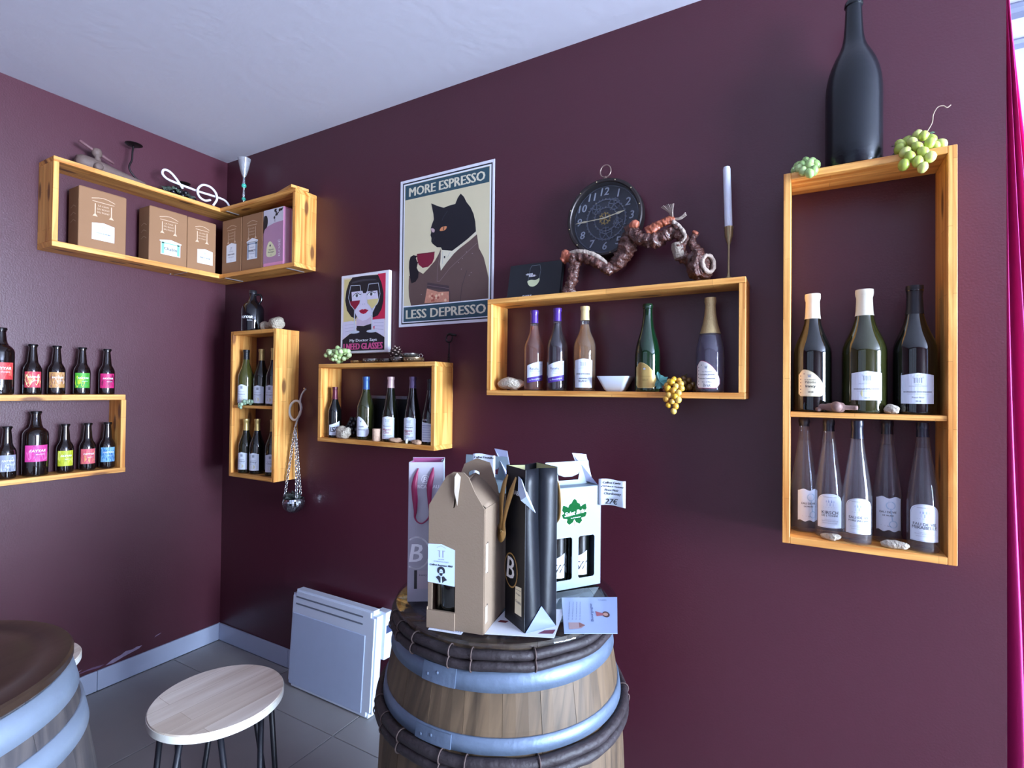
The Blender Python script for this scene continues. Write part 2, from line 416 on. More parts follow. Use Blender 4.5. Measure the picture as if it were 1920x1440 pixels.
crate('tall pine box shelf with two compartments, at the right end of the dark wall', frame(2.896, 3.281, 1.035, 2.087, .14, .019, 'side', 1.407), G)
crate('wide low pine box shelf under the clock and vine root', frame(1.890, 2.797, 1.440, 1.807, .125, .019), G)
crate('pine box shelf of five dark wine bottles under the small framed picture', frame(.951, 1.642, 1.210, 1.574, .125, .019), G)
crate('narrow upright pine box shelf with two compartments, nearest the room corner', frame(.283, .654, .988, 1.757, .138, .019, 'side', 1.366), G)
cr = crate('long pine box shelf high on the left wall reaching the room corner',
    [('top_board', (0, .15, -.853, 0, 2.425, 2.446), 1), ('bottom_board', (0, .15, -.853, 0, 2.058, 2.082), 1), ('side_board', (0, .15, -.853, -.833, 2.082, 2.425), 2)], G,
    [(.02, .034, -.32, -.315, 2.054, 2.058), (.03, .15, -.30, -.297, 2.055, 2.058)])
crate('short pine box shelf high on the dark wall beside the corner, holding the pink box',
    [('top_board', (.152, .772, -.128, 0, 2.425, 2.446), 0), ('bottom_board', (.152, .772, -.128, 0, 2.058, 2.079), 0), ('side_board', (.752, .772, -.128, 0, 2.079, 2.425), 2)], G,
    [(.19, .20, -.122, -.02, 2.0545, 2.058), (.70, .71, -.122, -.02, 2.0545, 2.058), (.19, .20, -.122, -.05, 2.4215, 2.425)])
crate('pale pine box shelf for beer bottles on the left wall, cut by the frame edge',
    [('top_board', (0, .12, -1.55, -.553, 1.395, 1.42), 1), ('bottom_board', (0, .12, -1.55, -.548, 1.05, 1.072), 1), ('side_board', (0, .12, -.570, -.550, 1.072, 1.395), 2), ('side_board', (0, .12, -1.55, -1.53, 1.072, 1.395), 2)], G)
# loose plank on the corner shelf
pk = box('loose_plank', (-.095, .095, -.045, .045, 0, .014), pine(0), None, .001); pk.location = (.672, -.075, 2.4475); pk.rotation_euler = (0, .0, -.22)
tag(pk, 'short loose pine plank lying on the corner shelf above the pink box', 'plank')

# ---------------------------------------------------------------- barrels
OAK = wood('oak', 2, '#6d5841', '#352819', mul=.25, knots=.0, brick=3, row=9, along=4, across=45, rough=.6, contrast=.75)
HOOP = mat('#66758a', .48, .45, var=.3, scale=14, bump=.15, bscale=60)
CHEST = mat('#241b1e', .6, var=.7, scale=16, bump=.35, bscale=60)
def wall_strip(R, a0, a1, z0, z1, nz, th, na=3):
    """curved slab of a barrel wall between two angles, outer radius R(z), thickness th"""
    vs, fs = [], []
    for j in range(nz + 1):
        z = z0 + (z1 - z0) * j / nz
        for rr in (R(z), R(z) - th):
            for i in range(na + 1):
                a = a0 + (a1 - a0) * i / na; vs.append((rr * math.cos(a), rr * math.sin(a), z))
    q = na + 1; s = 2 * q
    for j in range(nz):
        for i in range(na):
            a = j*s + i; fs.append((a, a+1, a+s+1, a+s)); b = a + q; fs.append((b+1, b, b+s, b+s+1))
        a = j*s; fs.append((a, a+s, a+s+q, a+q)); a = j*s + na; fs.append((a, a+q, a+s+q, a+s))
    for i in range(na): fs.append((i+1, i, i+q, i+q+1)); a = nz*s + i; fs.append((a, a+1, a+q+1, a+q))
    return vs, fs
def ring_band(R, z0, z1, out, seg=64):
    vs, fs = [], []
    for i in range(seg):
        a = 2*PI*i/seg
        for rr, z in ((R(z0)-.004, z0), (R(z0)+out, z0), (R((z0+z1)/2)+out, (z0+z1)/2), (R(z1)+out, z1), (R(z1)-.004, z1)): vs.append((rr*math.cos(a), rr*math.sin(a), z))
    for i in range(seg):
        k = (i+1) % seg
        for j in range(5): l = (j+1) % 5; fs.append((i*5+j, k*5+j, k*5+l, i*5+l))
    return vs, fs
def barrel(label, loc, R, Ht, hoops, rolls, head, headz, ns=26, rot=0.0, stave=None, hoopm=None):
    r = thing('wine_barrel', label, 'barrel', loc, rot, 'oak wine barrels used as tables')
    da = 2*PI/ns; stave = stave or OAK
    vs, fs = wall_strip(R, .0012, da - .0012, 0, Ht, 12, .022); me = mesh('stave', vs, fs, stave)
    for i in range(ns):
        o = link('stave', me, r); o.rotation_euler = (0, 0, da * i)
        k = 1 + .0025 * math.sin(i * 7.3); o.scale = (k, k, 1)
    for z0, z1 in hoops:
        h = link('hoop', mesh('hoop', *ring_band(R, z0, z1, .0045, 96), hoopm or HOOP, None, True), r)
        bm = bmesh.new()
        for q in range(2):
            a = -1.75 + .09 * q; z = z0 + (z1-z0) * (.35 + .2*q); rr = R(z) + .0045
            bmesh.ops.create_icosphere(bm, subdivisions=1, radius=.0055, matrix=Matrix.Translation((rr*math.cos(a), rr*math.sin(a), z)))
        link('rivets', bmm('rivets', bm, hoopm or HOOP, True), h)
        vs, fs = wall_strip(lambda z: R(z) + .0075, -1.80, -1.50, z0 + .001, z1 - .001, 1, .003, 6); link('hoop_lap', mesh('hoop_lap', vs, fs, hoopm or HOOP), h)
    for z, rr in rolls:
        pts = [((R(z)+rr*.8)*math.cos(2*PI*i/72), (R(z)+rr*.8)*math.sin(2*PI*i/72), z + .0015*math.sin(i)) for i in range(72)]
        h = tobj('split_wood_hoop', pts, rr, CHEST, r, 10, True, .12, 50)
        for a in (-2.42, -2.18, -1.93, -1.56, -1.38, -.9, .3, 1.2, 2.1):
            c = Vector(((R(z)+rr*.8)*math.cos(a), (R(z)+rr*.8)*math.sin(a), z)); t = Vector((math.cos(a), math.sin(a), 0))
            tobj('tie', [c + t*math.cos(b)*(rr+.0018) + Vector((0,0,1))*math.sin(b)*(rr+.0018) for b in [2*PI*i/14 for i in range(14)]], .0016, mat('#4a3a36', .7), h, 5, True)
    # head made of boards, set below the rim
    nb = 8; rh = R(headz) - .02
    for i in range(nb):
        x0, x1 = -rh + 2*rh*i/nb + .0008, -rh + 2*rh*(i+1)/nb - .0008
        top = [(x, math.sqrt(max(rh*rh - x*x, 0))) for x in [x0 + (x1-x0)*k/5 for k in range(6)]]
        pts = top + [(x, -y) for x, y in reversed(top)]
        bm = bmesh.new(); f = bm.faces.new([bm.verts.new((x, y, headz - .012)) for x, y in pts])
        g = bmesh.ops.extrude_face_region(bm, geom=[f]); bmesh.ops.translate(bm, verts=[v for v in g['geom'] if isinstance(v, bmesh.types.BMVert)], vec=(0, 0, .012))
        link('head_board', bmm('head_board', bm, head), r)
    return r
def prof(rim, belly, Ht, p=2.4): return lambda z: belly - (belly - rim) * abs((z - Ht/2) / (Ht/2)) ** p
HEADM = wood('head_oak', 1, '#34343e', '#121218', knots=0, brick=3, row=9, along=9, across=22, rough=.35, contrast=.35)
Rb = prof(.249, .300, .948, 2.2)
barrel('oak barrel with grey hoops standing before the dark wall, gift bags on top', (2.295, -.68, 0), Rb, .948,
       [(.862, .900), (.752, .781), (.167, .196), (.048, .086)], [(.931, .0105), (.911, .0105), (.739, .0115), (.718, .0115), (.232, .013), (.209, .013), (.037, .0125), (.014, .0115)], HEADM, .9455, 22, .1)
gd = lobj('glass_disc', [(0, 0), (.268, 0), (.271, .0015), (.271, .0055), (.2695, .007), (0, .007)], glass('table_glass', (.88, .92, .95), 1.5), None, 72)
gd.location = (2.303, -.675, .9487); tag(gd, 'round clear glass top lying on the barrel of gift bags', 'table top')
RED = wood('dark_top', 1, '#382a22', '#211812', knots=0, brick=3, row=9, along=5, across=14, rough=.28, contrast=.6)
Rl = prof(.262, .325, .93, 2.0)
lb = barrel('dark barrel table with pale steel bands, cut by the lower left frame edge', (1.587, -1.578, 0), Rl, .93,
       [(.876, .926), (.80, .845), (.60, .635), (.30, .335), (.09, .13)], [], RED, .92, 24, .3, wood('grey_oak', 2, '#57504e', '#2b2a30', knots=0, brick=3, row=9, along=4, across=40, rough=.6, contrast=.7), mat('#8a97a9', .45, .5, var=.25, scale=10, bump=.1, bscale=50))
o = lobj('round_top', [(0, .930), (.266, .930), (.271, .934), (.271, .946), (.267, .95), (.232, .95), (.228, .9485), (.205, .9485), (.2, .9495), (.12, .9495), (.115, .949), (0, .949)], RED, lb, 72, 'dark brown polished round wooden top', None, .5)

# ---------------------------------------------------------------- stools
SEATM = wood('seat_ash', 0, '#f4ede2', '#cdbdac', knots=0, brick=.5, row=.055, along=2.2, across=26, rough=.45, contrast=.75)
BLK = mat('#15161d', .4, var=.1)
def make_stool(label):
    r = thing('bar_stool', label, 'stool', (0, 0, 0), 0, 'round wooden bar stools with black hairpin legs')
    lobj('seat', [(0, .628), (.150, .628), (.156, .632), (.156, .646), (.1545, .65), (0, .65)], SEATM, r, 64, None, None, .5).rotation_euler = (0, 0, .82)
    lobj('edge_band', [(.1562, .6295), (.1569, .6295), (.1569, .6465), (.1562, .6465)], mat('#e6e4da', .4, var=.03), r, 64, 'pale cream edge strip')
    for k in range(4):
        a = PI/4 + k * PI/2 ; d = Vector((math.cos(a), math.sin(a), 0)); t = Vector((-d.y, d.x, 0))
        top1, top2 = d * .112 + t * .052, d * .112 - t * .052; foot = d * .185
        pts = [top1 + Vector((0,0,.626)), top1.lerp(foot, .5) + Vector((0,0,.32)) , foot + t * .006 + Vector((0,0,.016)), foot + Vector((0,0,.0085)), foot - t * .006 + Vector((0,0,.016)), top2.lerp(foot, .5) + Vector((0,0,.32)), top2 + Vector((0,0,.626))]
        P = [pts[0]] + [pts[0].lerp(pts[2], .5)] + pts[2:5] + [pts[4].lerp(pts[6], .5)] + [pts[6]]
        lg = tobj('leg', P, .0075, BLK, r, 8)
        M = Matrix(((d.x, t.x, 0, d.x*.112), (d.y, t.y, 0, d.y*.112), (0, 0, 1, .6255), (0, 0, 0, 1)))
        bm = bmesh.new(); bx(bm, -.022, .022, -.065, .065, -.0015, .0015, 0, M); link('mounting_plate', bmm('mounting_plate', bm, BLK), lg)
    return r
st = make_stool('round pale wooden bar stool with black legs, in the middle of the floor'); st.location = (1.612, -.985, 0); st.rotation_euler = (0, 0, math.radians(40))
def copy_tree(o, parent=None):
    c = o.copy(); COL.objects.link(c)
    if parent is not None: c.parent = parent
    for ch in list(o.children): copy_tree(ch, c)
    return c
s2 = copy_tree(st); s2['label'] = 'pale wooden bar stool half hidden behind the dark barrel table'; s2.location = (.96, -1.2, 0); s2.rotation_euler = (0, 0, 1.1)

# ---------------------------------------------------------------- electric heater
def heater():
    r = thing('electric_heater', 'white electric panel heater standing on the floor against the wall', 'heater', (1.02, -.105, 0), 0)
    tilt = Matrix.Translation((0, 0, 0.004)) @ Matrix.Rotation(-.062, 4, 'X')
    HW, HWs = mat('#d5deee', .38, var=.02), mat('#b4c2dc', .5, var=.04, bump=.08, bscale=700)
    bm = bmesh.new(); bx(bm, -.275, .28, -.01, .035, 0, .462)
    es = [e for e in bm.edges if abs((e.verts[0].co - e.verts[1].co).y) > .03]; bmesh.ops.bevel(bm, geom=es, offset=.022, segments=4, affect='EDGES')
    bmesh.ops.bevel(bm, geom=[e for e in bm.edges if all(v.co.y < -.009 for v in e.verts)], offset=.008, segments=2, affect='EDGES')
    bm.transform(tilt); link('casing', bmm('casing', bm, HW, True, .6), r)
    def pb(name, c, m, bev=.001, label=None):
        bm = bmesh.new(); bx(bm, *c, bev=bev); bm.transform(tilt); return link(name, bmm(name, bm, m), r, label)
    pb('front_grille', (-.262, .225, -.0125, -.008, .016, .352), HWs, .003, 'blue grey perforated front panel')
    for z in (.393, .425): pb('air_slot', (-.245, .205, -.0112, -.008, z, z + .007), mat('#6d7482', .6), .0005, 'dark horizontal slot')
    pb('control_box', (.235, .300, .035, .085, .245, .452), HW, .003)
    pb('control_panel', (.2995, .3012, .04, .08, .36, .395), mat('#3a4566', .4), .0004, 'dark blue switch panel')
    for x in (-.2, .2): pb('foot', (x - .03, x + .03, .0, .05, -.002, .006), HW, .001)
    pts = [(-.25, .045, .31), (-.285, .045, .31), (-.30, .045, .285), (-.295, .045, .25), (-.265, .045, .235)]
    tobj('power_cord', crom([tilt @ Vector(p) for p in pts], 6), .004, HW, r, 8)
heater()
# ---------------------------------------------------------------- bottles
CAMP = Vector((2.944, -1.8, 1.46))
def facing(x, y): return math.atan2(CAMP.x - x, -(CAMP.y - y))
DARK = mat('#0b0e0c', .06, coat=.4, var=.2, spec=.6)
OLIVE = mat('#2b2e14', .06, coat=.4, var=.2, spec=.6)
GREEN = mat('#0b2a16', .06, coat=.4, var=.2, spec=.6)
BROWN = mat('#160c0c', .06, coat=.4, var=.2, spec=.6)
CLEAR = glass('clear_glass', (.93, .94, .96), 1.5, .02, (.7, .72, .78), .028)
GREYGL = glass('smoke_glass', (.80, .78, .84), 1.5, .03, (.42, .40, .52), .10)
SHAPES = {
 'burgundy': [(.49,1),(.53,.975),(.57,.90),(.61,.79),(.66,.65),(.71,.53),(.76,.44),(.82,.385),(.90,.36),(.955,.355)],
 'flute': [(.37,1),(.43,.965),(.50,.88),(.58,.77),(.66,.66),(.74,.55),(.82,.455),(.90,.39),(.955,.37)],
 'champagne': [(.40,1),(.46,.975),(.53,.89),(.60,.76),(.67,.61),(.74,.49),(.81,.41),(.88,.365),(.945,.35)],
 'shoulder': [(.52,1),(.56,.965),(.60,.87),(.64,.74),(.68,.60),(.73,.48),(.79,.41),(.86,.375),(.955,.36)],
 'alsace': [(.36,1),(.43,.95),(.51,.84),(.60,.70),(.69,.57),(.78,.46),(.87,.38),(.955,.355)],
 'ale': [(.47,1),(.52,.965),(.565,.87),(.61,.70),(.64,.60),(.68,.555),(.78,.50),(.88,.43),(.935,.405)],
 'ale_big': [(.63,1),(.67,.95),(.705,.82),(.735,.62),(.748,.53),(.757,.55),(.768,.50),(.80,.44),(.88,.38),(.94,.345)],
 'jeroboam': [(.42,1),(.47,.995),(.52,.965),(.57,.90),(.62,.80),(.665,.67),(.71,.51),(.75,.41),(.80,.35),(.87,.315),(.965,.29)],
}
def bprof(kind, h, r):
    p = [(0, .006*h/.3), (r*.55, .004), (r*.86, 0), (r*.97, .0025), (r, .009)]
    p += [(r, h*.16), (r, h*.32)] + [(r*k, h*z) for z, k in SHAPES[kind]]
    k = SHAPES[kind][-1][1]; z = SHAPES[kind][-1][0]
    return p + [(r*k*1.14, h*(z+.006)), (r*k*1.14, h*.985), (r*k*1.0, h*.999), (0, h)]
def rad_at(p, z):
    for (r0, z0), (r1, z1) in zip(p[2:], p[3:]):
        if z0 <= z <= z1 and z1 > z0: return r0 + (r1-r0)*(z-z0)/(z1-z0)
    return p[-2][0]
def bottle(name, label, kind, loc, h, r, glassm, cap=None, cap0=.80, art=None, off=0.0, group=None, cat='bottle', liquid=None, fill=.80, cap_name='capsule', inner=None):
    x, y, z = loc
    b = thing(name, label, cat, loc, facing(x, y) + off, group)
    p = bprof(kind, h, r)
    lobj('glass_body', p, glassm, b, 32, None, None, .5)
    if liquid:
        q = [(max(rr - .0022, 0), zz + (.004 if zz < .01 else 0)) for rr, zz in p if zz <= h*fill]
        q.append((max(rad_at(p, h*fill) - .0022, .001), h*fill)); q.append((0, h*fill))
        lobj('liquid', q, liquid, b, 28, None, None, .6)
    if cap:
        zs = [cap0 + (1.002 - cap0) * i / 10 for i in range(11)]
        q = [(rad_at(p, h*zz) + .0007, h*zz) for zz in zs]; q[-1] = (q[-2][0]*.97, h*1.004); q.append((0, h*1.006))
        if cap_name == 'crown_cap':
            q = [(rad_at(p, h*.97)+.002, h*.965), (rad_at(p, h*.97)+.0026, h*.975), (rad_at(p, h*.97)+.001, h*1.0), (0, h*1.006)]
        lobj(cap_name, q, cap, b, 24, None, None, .6)
    if art:
        A = Art(cyl(r + .0006)); art(A, h, r); A.build('label', b)
    return b
K = lambda v: (lambda u: v)
def L_pediment(title, sub='', year='', base=WHITE, w=.075, z0=.06, z1=.145, serif=INK, body=(), gold=False):
    def f(a, h, r):
        W = w/2; pk = .006
        a.strip(base, -W, W, K(z0), lambda u: z1 + pk*(1 - abs(u)/W), 0)
        H = z1 - z0
        a.line(GREY, [(-.012, z1-.004), (0, z1-.0005), (.012, z1-.004)], .0006)
        for sx in (-1, 1):
            a.rect(GREY, sx*.0085-.0035, z1-.008, sx*.0085+.0035, z1-.0068); a.rect(GREY, sx*.007-.0012, z1-.020, sx*.007+.0012, z1-.007); a.rect(GREY, sx*.002-.0008, z1-.020, sx*.002+.0008, z1-.007)
        a.text(GREY, 'LA CAVE', 0, z1-.024, ht=.0022); a.text(GREY, 'DU BOUT DU PONT', 0, z1-.0285, wd=w*.5)
        if gold: a.circ(mat('#d8d3a0', .6), 0, z0+H*.26, H*.2, .6, 18)
        if title: a.text(serif, title, 0, z0+H*.42, wd=w*.82, bold=.00015)
        a.rect(GREY, -W*.62, z0+H*.335, W*.62, z0+H*.343)
        if sub: a.text(INK2, sub, 0, z0+H*.22, ht=.0042)
        if year: a.text(INK2, year, 0, z0+H*.09, ht=.0042)
        for k, t in enumerate(body): a.text(INK2, t, 0, z0+H*(.30-.13*k), wd=w*.5)
    return f
def L_sail(base, lines, w=.068, z0=.055, z1=.125, edge=None, ink=INK, dots=None, mirror=False):
    """asymmetric label: high on the left, sweeping down to a rounded right side"""
    def f(a, h, r):
        W = w/2; H = z1 - z0; sg = -1 if mirror else 1
        def top(u):
            t = (sg*u + W)/w; 
            if t < .22: return z0 + H*(.80 + .20*math.sin(t/.22*PI/2))
            return z0 + H*(.30 + .70*math.cos((t-.22)/.78*PI/2)**.75)
        def bot(u):
            t = (sg*u + W)/w; return z0 + H*(.0 if t > .1 else .1*(1-t/.1)**2) + H*(.16*max(0, (t-.8)/.2)**2)
        if edge:
            a.strip(edge, -W-.0016, W+.0016, lambda u: bot(max(-W, min(W, u)))-.0016, lambda u: top(max(-W, min(W, u)))+.0016, -.2, 20)
        a.strip(base, -W, W, bot, top, 0, 20)
        if dots:
            for k in range(6): a.circ(dots, -sg*W*.84, z0+H*(.12+.13*k), .0016, .6, 7); 
            a.circ(dots, -sg*W*.55, z0+H*.85, .0015, .6, 7)
        a.rect(INK2, -sg*W*.15-.005, z0+H*.80, -sg*W*.15+.005, z0+H*.815); a.rect(GREY, -sg*W*.15-.0035, z0+H*.72, -sg*W*.15+.0035, z0+H*.79)
        for t, v, wd, bd in lines: a.text(ink, t, -sg*W*.06, z0+H*v, wd=w*wd, bold=bd)
    return f
def L_arch(lines, w=.066, z0=.03, z1=.125, base=PAPER):
    def f(a, h, r):
        W = w/2; H = z1 - z0
        top = lambda q: (lambda u: z1 - H*.22*(1 - math.sqrt(max(0, 1 - (min(1, abs(u)/q))**2))))
        a.strip(base, -W, W, K(z0), top(W), 0, 18)
        a.strip(mat('#aeb9d2', .6), -W*.94, W*.94, K(z0+.002), lambda u: top(W*.94)(u)-.002, .3, 18)
        a.strip(base, -W*.92, W*.92, K(z0+.0027), lambda u: top(W*.92)(u)-.0027, .5, 18)
        a.text(INK2, 'DOMAINE DE LA VIGNE', 0, z1-H*.10, wd=w*.5)
        bl = mat('#a7b4d6', .6); a.rect(bl, -.010, z0+H*.74, .010, z0+H*.80, .8); a.rect(bl, -.008, z0+H*.64, .008, z0+H*.73, .8); a.rect(bl, -.004, z0+H*.80, .004, z0+H*.83, .8)
        a.rect(GREY, -W*.5, z0+H*.60, W*.5, z0+H*.606, .8)
        for t, v, wd in lines: a.text(INK2, t, 0, z0+H*v, wd=w*wd, bold=.0001)
        for v, wd in ((.24, .4), (.20, .62), (.14, .55)): a.text(GREY, 'PRODUIT DE BOURGOGNE', 0, z0+H*v, wd=w*wd)
    return f
def L_wavy(l1, l2, w=.062, z0=.035, z1=.125, base=PAPER):
    def f(a, h, r):
        W = w/2; H = z1-z0
        a.strip(base, -W, W, lambda u: z0 + .0022*math.cos(u/W*PI*2.5), lambda u: z1 - .0026*math.cos(u/W*PI*2), 0, 22)
        bl = mat('#b4cbe0', .6); a.ring(bl, .004, z0+H*.76, .010, .0025, .3, 16); a.ring(bl, .010, z0+H*.2, .009, .0025, .3, 16); a.line(bl, [(.004, z0+H*.66), (.008, z0+H*.3)], .003, .3)
        a.text(INK2, l1, -.002, z0+H*.56, wd=w*.62, bold=.00012); a.text(INK2, l2, -.002, z0+H*.46, wd=w*.4, bold=.00012)
        a.text(INK2, '70 cl', 0, z0+H*.14, ht=.003); a.rect(GREY, -W*.6, z0+H*.15, -W*.25, z0+H*.157); a.rect(GREY, W*.25, z0+H*.15, W*.6, z0+H*.157)
    return f
# tall shelf, upper compartment: three magnums
GM = 'magnums on the upper board of the tall shelf'
IV = mat('#e6dfc8', .45, var=.04)
bottle('wine_magnum', 'dark magnum with ivory capsule and cream rounded label, leftmost in tall shelf', 'burgundy', (2.970, -.078, 1.4075), .337, .048, DARK, IV, .79,
       L_sail(CREAM, [('Vin de Bourgogne', .62, .46, 0), ('Palotte', .53, .4, 0), ('Irancy', .36, .36, .0003), ('2018', .15, .2, .0001)], .068, .045, .118, mat('#c9bd92', .5), INK, mat('#6b3b4c', .6)), -.05, GM)
bottle('wine_magnum', 'olive glass magnum with ivory capsule and white gabled label, middle of tall shelf', 'burgundy', (3.094, -.078, 1.4075), .339, .0525, OLIVE, IV, .79,
       L_pediment("BOURGOGNE CÔTE D'AUXERRE", '', '2019', PAPER, .074, .035, .108, INK2, (), True), .12, GM)
bottle('wine_magnum', 'black magnum with dark capsule and white gabled label, rightmost in tall shelf', 'burgundy', (3.205, -.078, 1.4075), .340, .0475, DARK, mat('#12121a', .45), .78,
       L_pediment("BOURGOGNE CÔTE D'AUXERRE", 'Pinot Noir', '2018', PAPER, .076, .028, .102, INK2), .16, GM)
# tall shelf, lower compartment: five clear spirit bottles
GF = 'clear spirit bottles on the bottom board of the tall shelf'
NAVY = mat('#11162a', .35, coat=.3)
LQ = glass('spirit', (.95, .95, .97), 1.06, .02, (.55, .52, .58), .055)
for x, y, lab, art, off, c0 in (
    (2.950, -.0365, 'clear spirit bottle with wavy white label, leftmost and behind on bottom board', L_wavy('EAU DE VIE', 'DE PRUNE'), .42, .93),
    (3.011, -.0715, 'clear spirit bottle labelled KIRSCH, second from the left on bottom board', L_arch([('KIRSCH', .45, .62), ("DE L'YONNE", .36, .62)]), .10, .90),
    (3.076, -.1035, 'clear spirit bottle labelled POIRE WILLIAMS, standing at the front middle of bottom board', L_arch([('EAU DE VIE', .46, .72), ('POIRE WILLIAMS', .37, .74)]), .14, .855),
    (3.150, -.043, 'clear spirit bottle with wavy white label, behind and right of the POIRE WILLIAMS bottle', L_wavy('EAU DE VIE', 'DE PRUNE'), .12, .89),
    (3.219, -.100, 'clear spirit bottle labelled MIRABELLE, at the right end of bottom board', L_arch([('EAU DE VIE', .46, .76), ('MIRABELLE', .37, .82)]), .12, .89)):
    bottle('spirit_bottle', lab, 'flute', (x, y, 1.0545), .331, .0345, CLEAR, NAVY, c0, art, off, GF, 'bottle', LQ, .84 if c0 < .88 else .80)
# jeroboam on top
bottle('giant_bottle', 'huge dusty blue black wine bottle standing on top of the tall shelf', 'jeroboam', (3.068, -.0705, 2.0875), .482, .0685, mat('#060c12', .26, coat=.1, var=.5, scale=10, bump=.05, bscale=90, spec=.4))
# wide low shelf
GW = 'bottles in the wide low shelf'
PUR = mat('#4b2a86', .35, .2, coat=.2)
def L_ratafia(a, h, r):
    w = .064; W = w/2; z0, z1 = .028, .108; H = z1-z0; vi = mat('#4a2c8e', .5)
    top = lambda u: z0 + H*(.80 + .20*math.sin(max(0, min(1, (u+W)/w))*PI/2))
    a.strip(PAPER, -W, W, lambda u: z0 + .018 + .012*((u+W)/w), top, 0, 14)
    a.strip(vi, -W, W, lambda u: z0 + .010*((u+W)/w), lambda u: z0 + .018 + .012*((u+W)/w), 0, 14)
    a.text(mat('#6a6f8c', .6), 'Ratafia', -.004, z0+H*.66, wd=w*.5, bold=.0002); a.text(GREY, 'de Bourgogne', 0, z0+H*.54, wd=w*.6); a.text(GREY, 'Bourgogne', 0, z0+H*.44, wd=w*.36)
    a.text(PAPER, 'La Bourgogne', 0, z0+H*.17, wd=w*.72, rot=.17); a.text(GREY, 'APERITIF', .022, z0+H*.85, wd=.012)
bottle('wine_bottle', 'pale rosé bottle with violet capsule and banded label, leftmost in the wide shelf', 'shoulder', (2.066, -.072, 1.4595), .299, .0385, CLEAR, PUR, .845, L_ratafia, .12, GW, 'bottle', glass('rose_wine', (.88, .60, .50), 1.08, .02, (.72, .34, .24), .15), .81)
bottle('wine_bottle', 'dark red wine bottle with violet capsule and violet banded label', 'shoulder', (2.160, -.072, 1.4595), .301, .0385, CLEAR, PUR, .845, L_ratafia, -.1, GW, 'bottle', mat('#1a0712', .1, coat=.3), .82)
def L_fine(a, h, r):
    L_pediment('', '', '', PAPER, .066, .012, .108)(a, h, r)
    a.text(INK, "FINE D'YONNE", 0, .060, wd=.050, bold=.0002); a.text(INK2, 'RATAFIA', 0, .044, wd=.026, bold=.0001); a.text(INK2, 'BLANC', 0, .035, wd=.032, bold=.0001)
bottle('wine_bottle', 'amber tinted wine bottle with cream capsule and white gabled label', 'shoulder', (2.268, -.072, 1.4595), .300, .0395, CLEAR, mat('#d9c48e', .4, .2), .84, L_fine, -.12, GW, 'bottle', glass('amber_wine', (.90, .68, .46), 1.08, .02, (.72, .44, .22), .16), .79)
bottle('sparkling_wine_bottle', 'green sparkling wine bottle with gold label in the wide shelf', 'champagne', (2.492, -.072, 1.4595), .293, .041, GREEN, mat('#10301c', .3), .97,
       L_sail(mat('#b79a5c', .35, .55), [('Crémant de Bourgogne', .45, .5, 0), ('BRUT', .3, .25, 0)], .072, .014, .095, mat('#d8c382', .35, .5), mat('#7d6433', .5)), -.1, GW)
bottle('sparkling_wine_bottle', 'clear sparkling wine bottle with gold foil neck and cream label, rightmost in wide shelf', 'champagne', (2.690, -.072, 1.4595), .298, .0435, GREYGL, mat('#bfa878', .35, .5, bump=.3, bscale=300), .62,
       L_sail(mat('#e9e6e4', .5, var=.03), [('Vin Mousseux', .60, .42, 0), ('Domaine Jérémie', .49, .62, .0001), ('Méthode Traditionnelle', .35, .66, .0001), ('Blanc de Blancs', .22, .4, 0), ('Brut', .1, .3, 0)], .074, .014, .097, mat('#a5485c', .5), INK2, mat('#4a3a44', .6)), -.15, GW, 'bottle', glass('grey_liquid', (.62, .58, .68), 1.08, .02, (.34, .31, .42), .15), .6)
# five-bottle shelf
G5 = 'bottles in the shelf under the small framed picture'
def L_1577(w=.055, z0=.012, z1=.075):
    def f(a, h, r):
        W = w/2
        a.strip(PAPER, -W, W, K(z0), lambda u: z1 - .018 + .018*((u+W)/w)**1.5, 0, 12)
        for k, ch in enumerate('1577'): a.text(INK, ch, -W*.66 + k*w*.22, z0 + (z1-z0)*.40, ht=(z1-z0)*.34, bold=.0003, shear=.2)
        a.text(GREY, 'Pinot Noir', 0, z0+.006, wd=w*.5)
    return f
bottle('half_wine_bottle', 'small dark half bottle with wine red capsule and 1577 label', 'burgundy', (1.018, -.083, 1.2295), .236, .031, DARK, mat('#5a1f2e', .35, .3), .76, L_1577(.05, .012, .078), -.05, G5)
bottle('wine_bottle', 'olive glass wine bottle with blue capsule and rounded white label', 'burgundy', (1.207, -.072, 1.2295), .284, .0395, OLIVE, mat('#3a5a94', .35, .4), .80,
       L_sail(PAPER, [('Chablis', .5, .36, .0001), ('Chardonnay', .34, .5, .0001)], .066, .015, .105, None, INK2), -.45, G5)
def L_red(a, h, r):
    L_pediment('', '', '', PAPER, .062, .012, .105)(a, h, r); rd = mat('#a8505c', .6)
    a.text(INK2, 'Bourgogne', 0, .068, wd=.036); a.text(rd, 'Aligoté', -.004, .052, wd=.040, bold=.0003); a.text(rd, 'Côte', -.006, .041, wd=.028, bold=.0002); a.text(INK2, 'Mis en bouteille', 0, .027, wd=.04)
bottle('wine_bottle', 'tall dark wine bottle with pale pink capsule and red lettered white label', 'alsace', (1.355, -.070, 1.2295), .283, .037, mat('#16180e', .06, coat=.4, var=.2), mat('#d5b4b4', .35, .4), .83, L_red, -.38, G5)
bottle('wine_bottle', 'tall black wine bottle with violet grey capsule and red lettered white label', 'alsace', (1.480, -.070, 1.2295), .283, .0365, DARK, mat('#6a5a80', .35, .4), .83, L_red, -.45, G5)
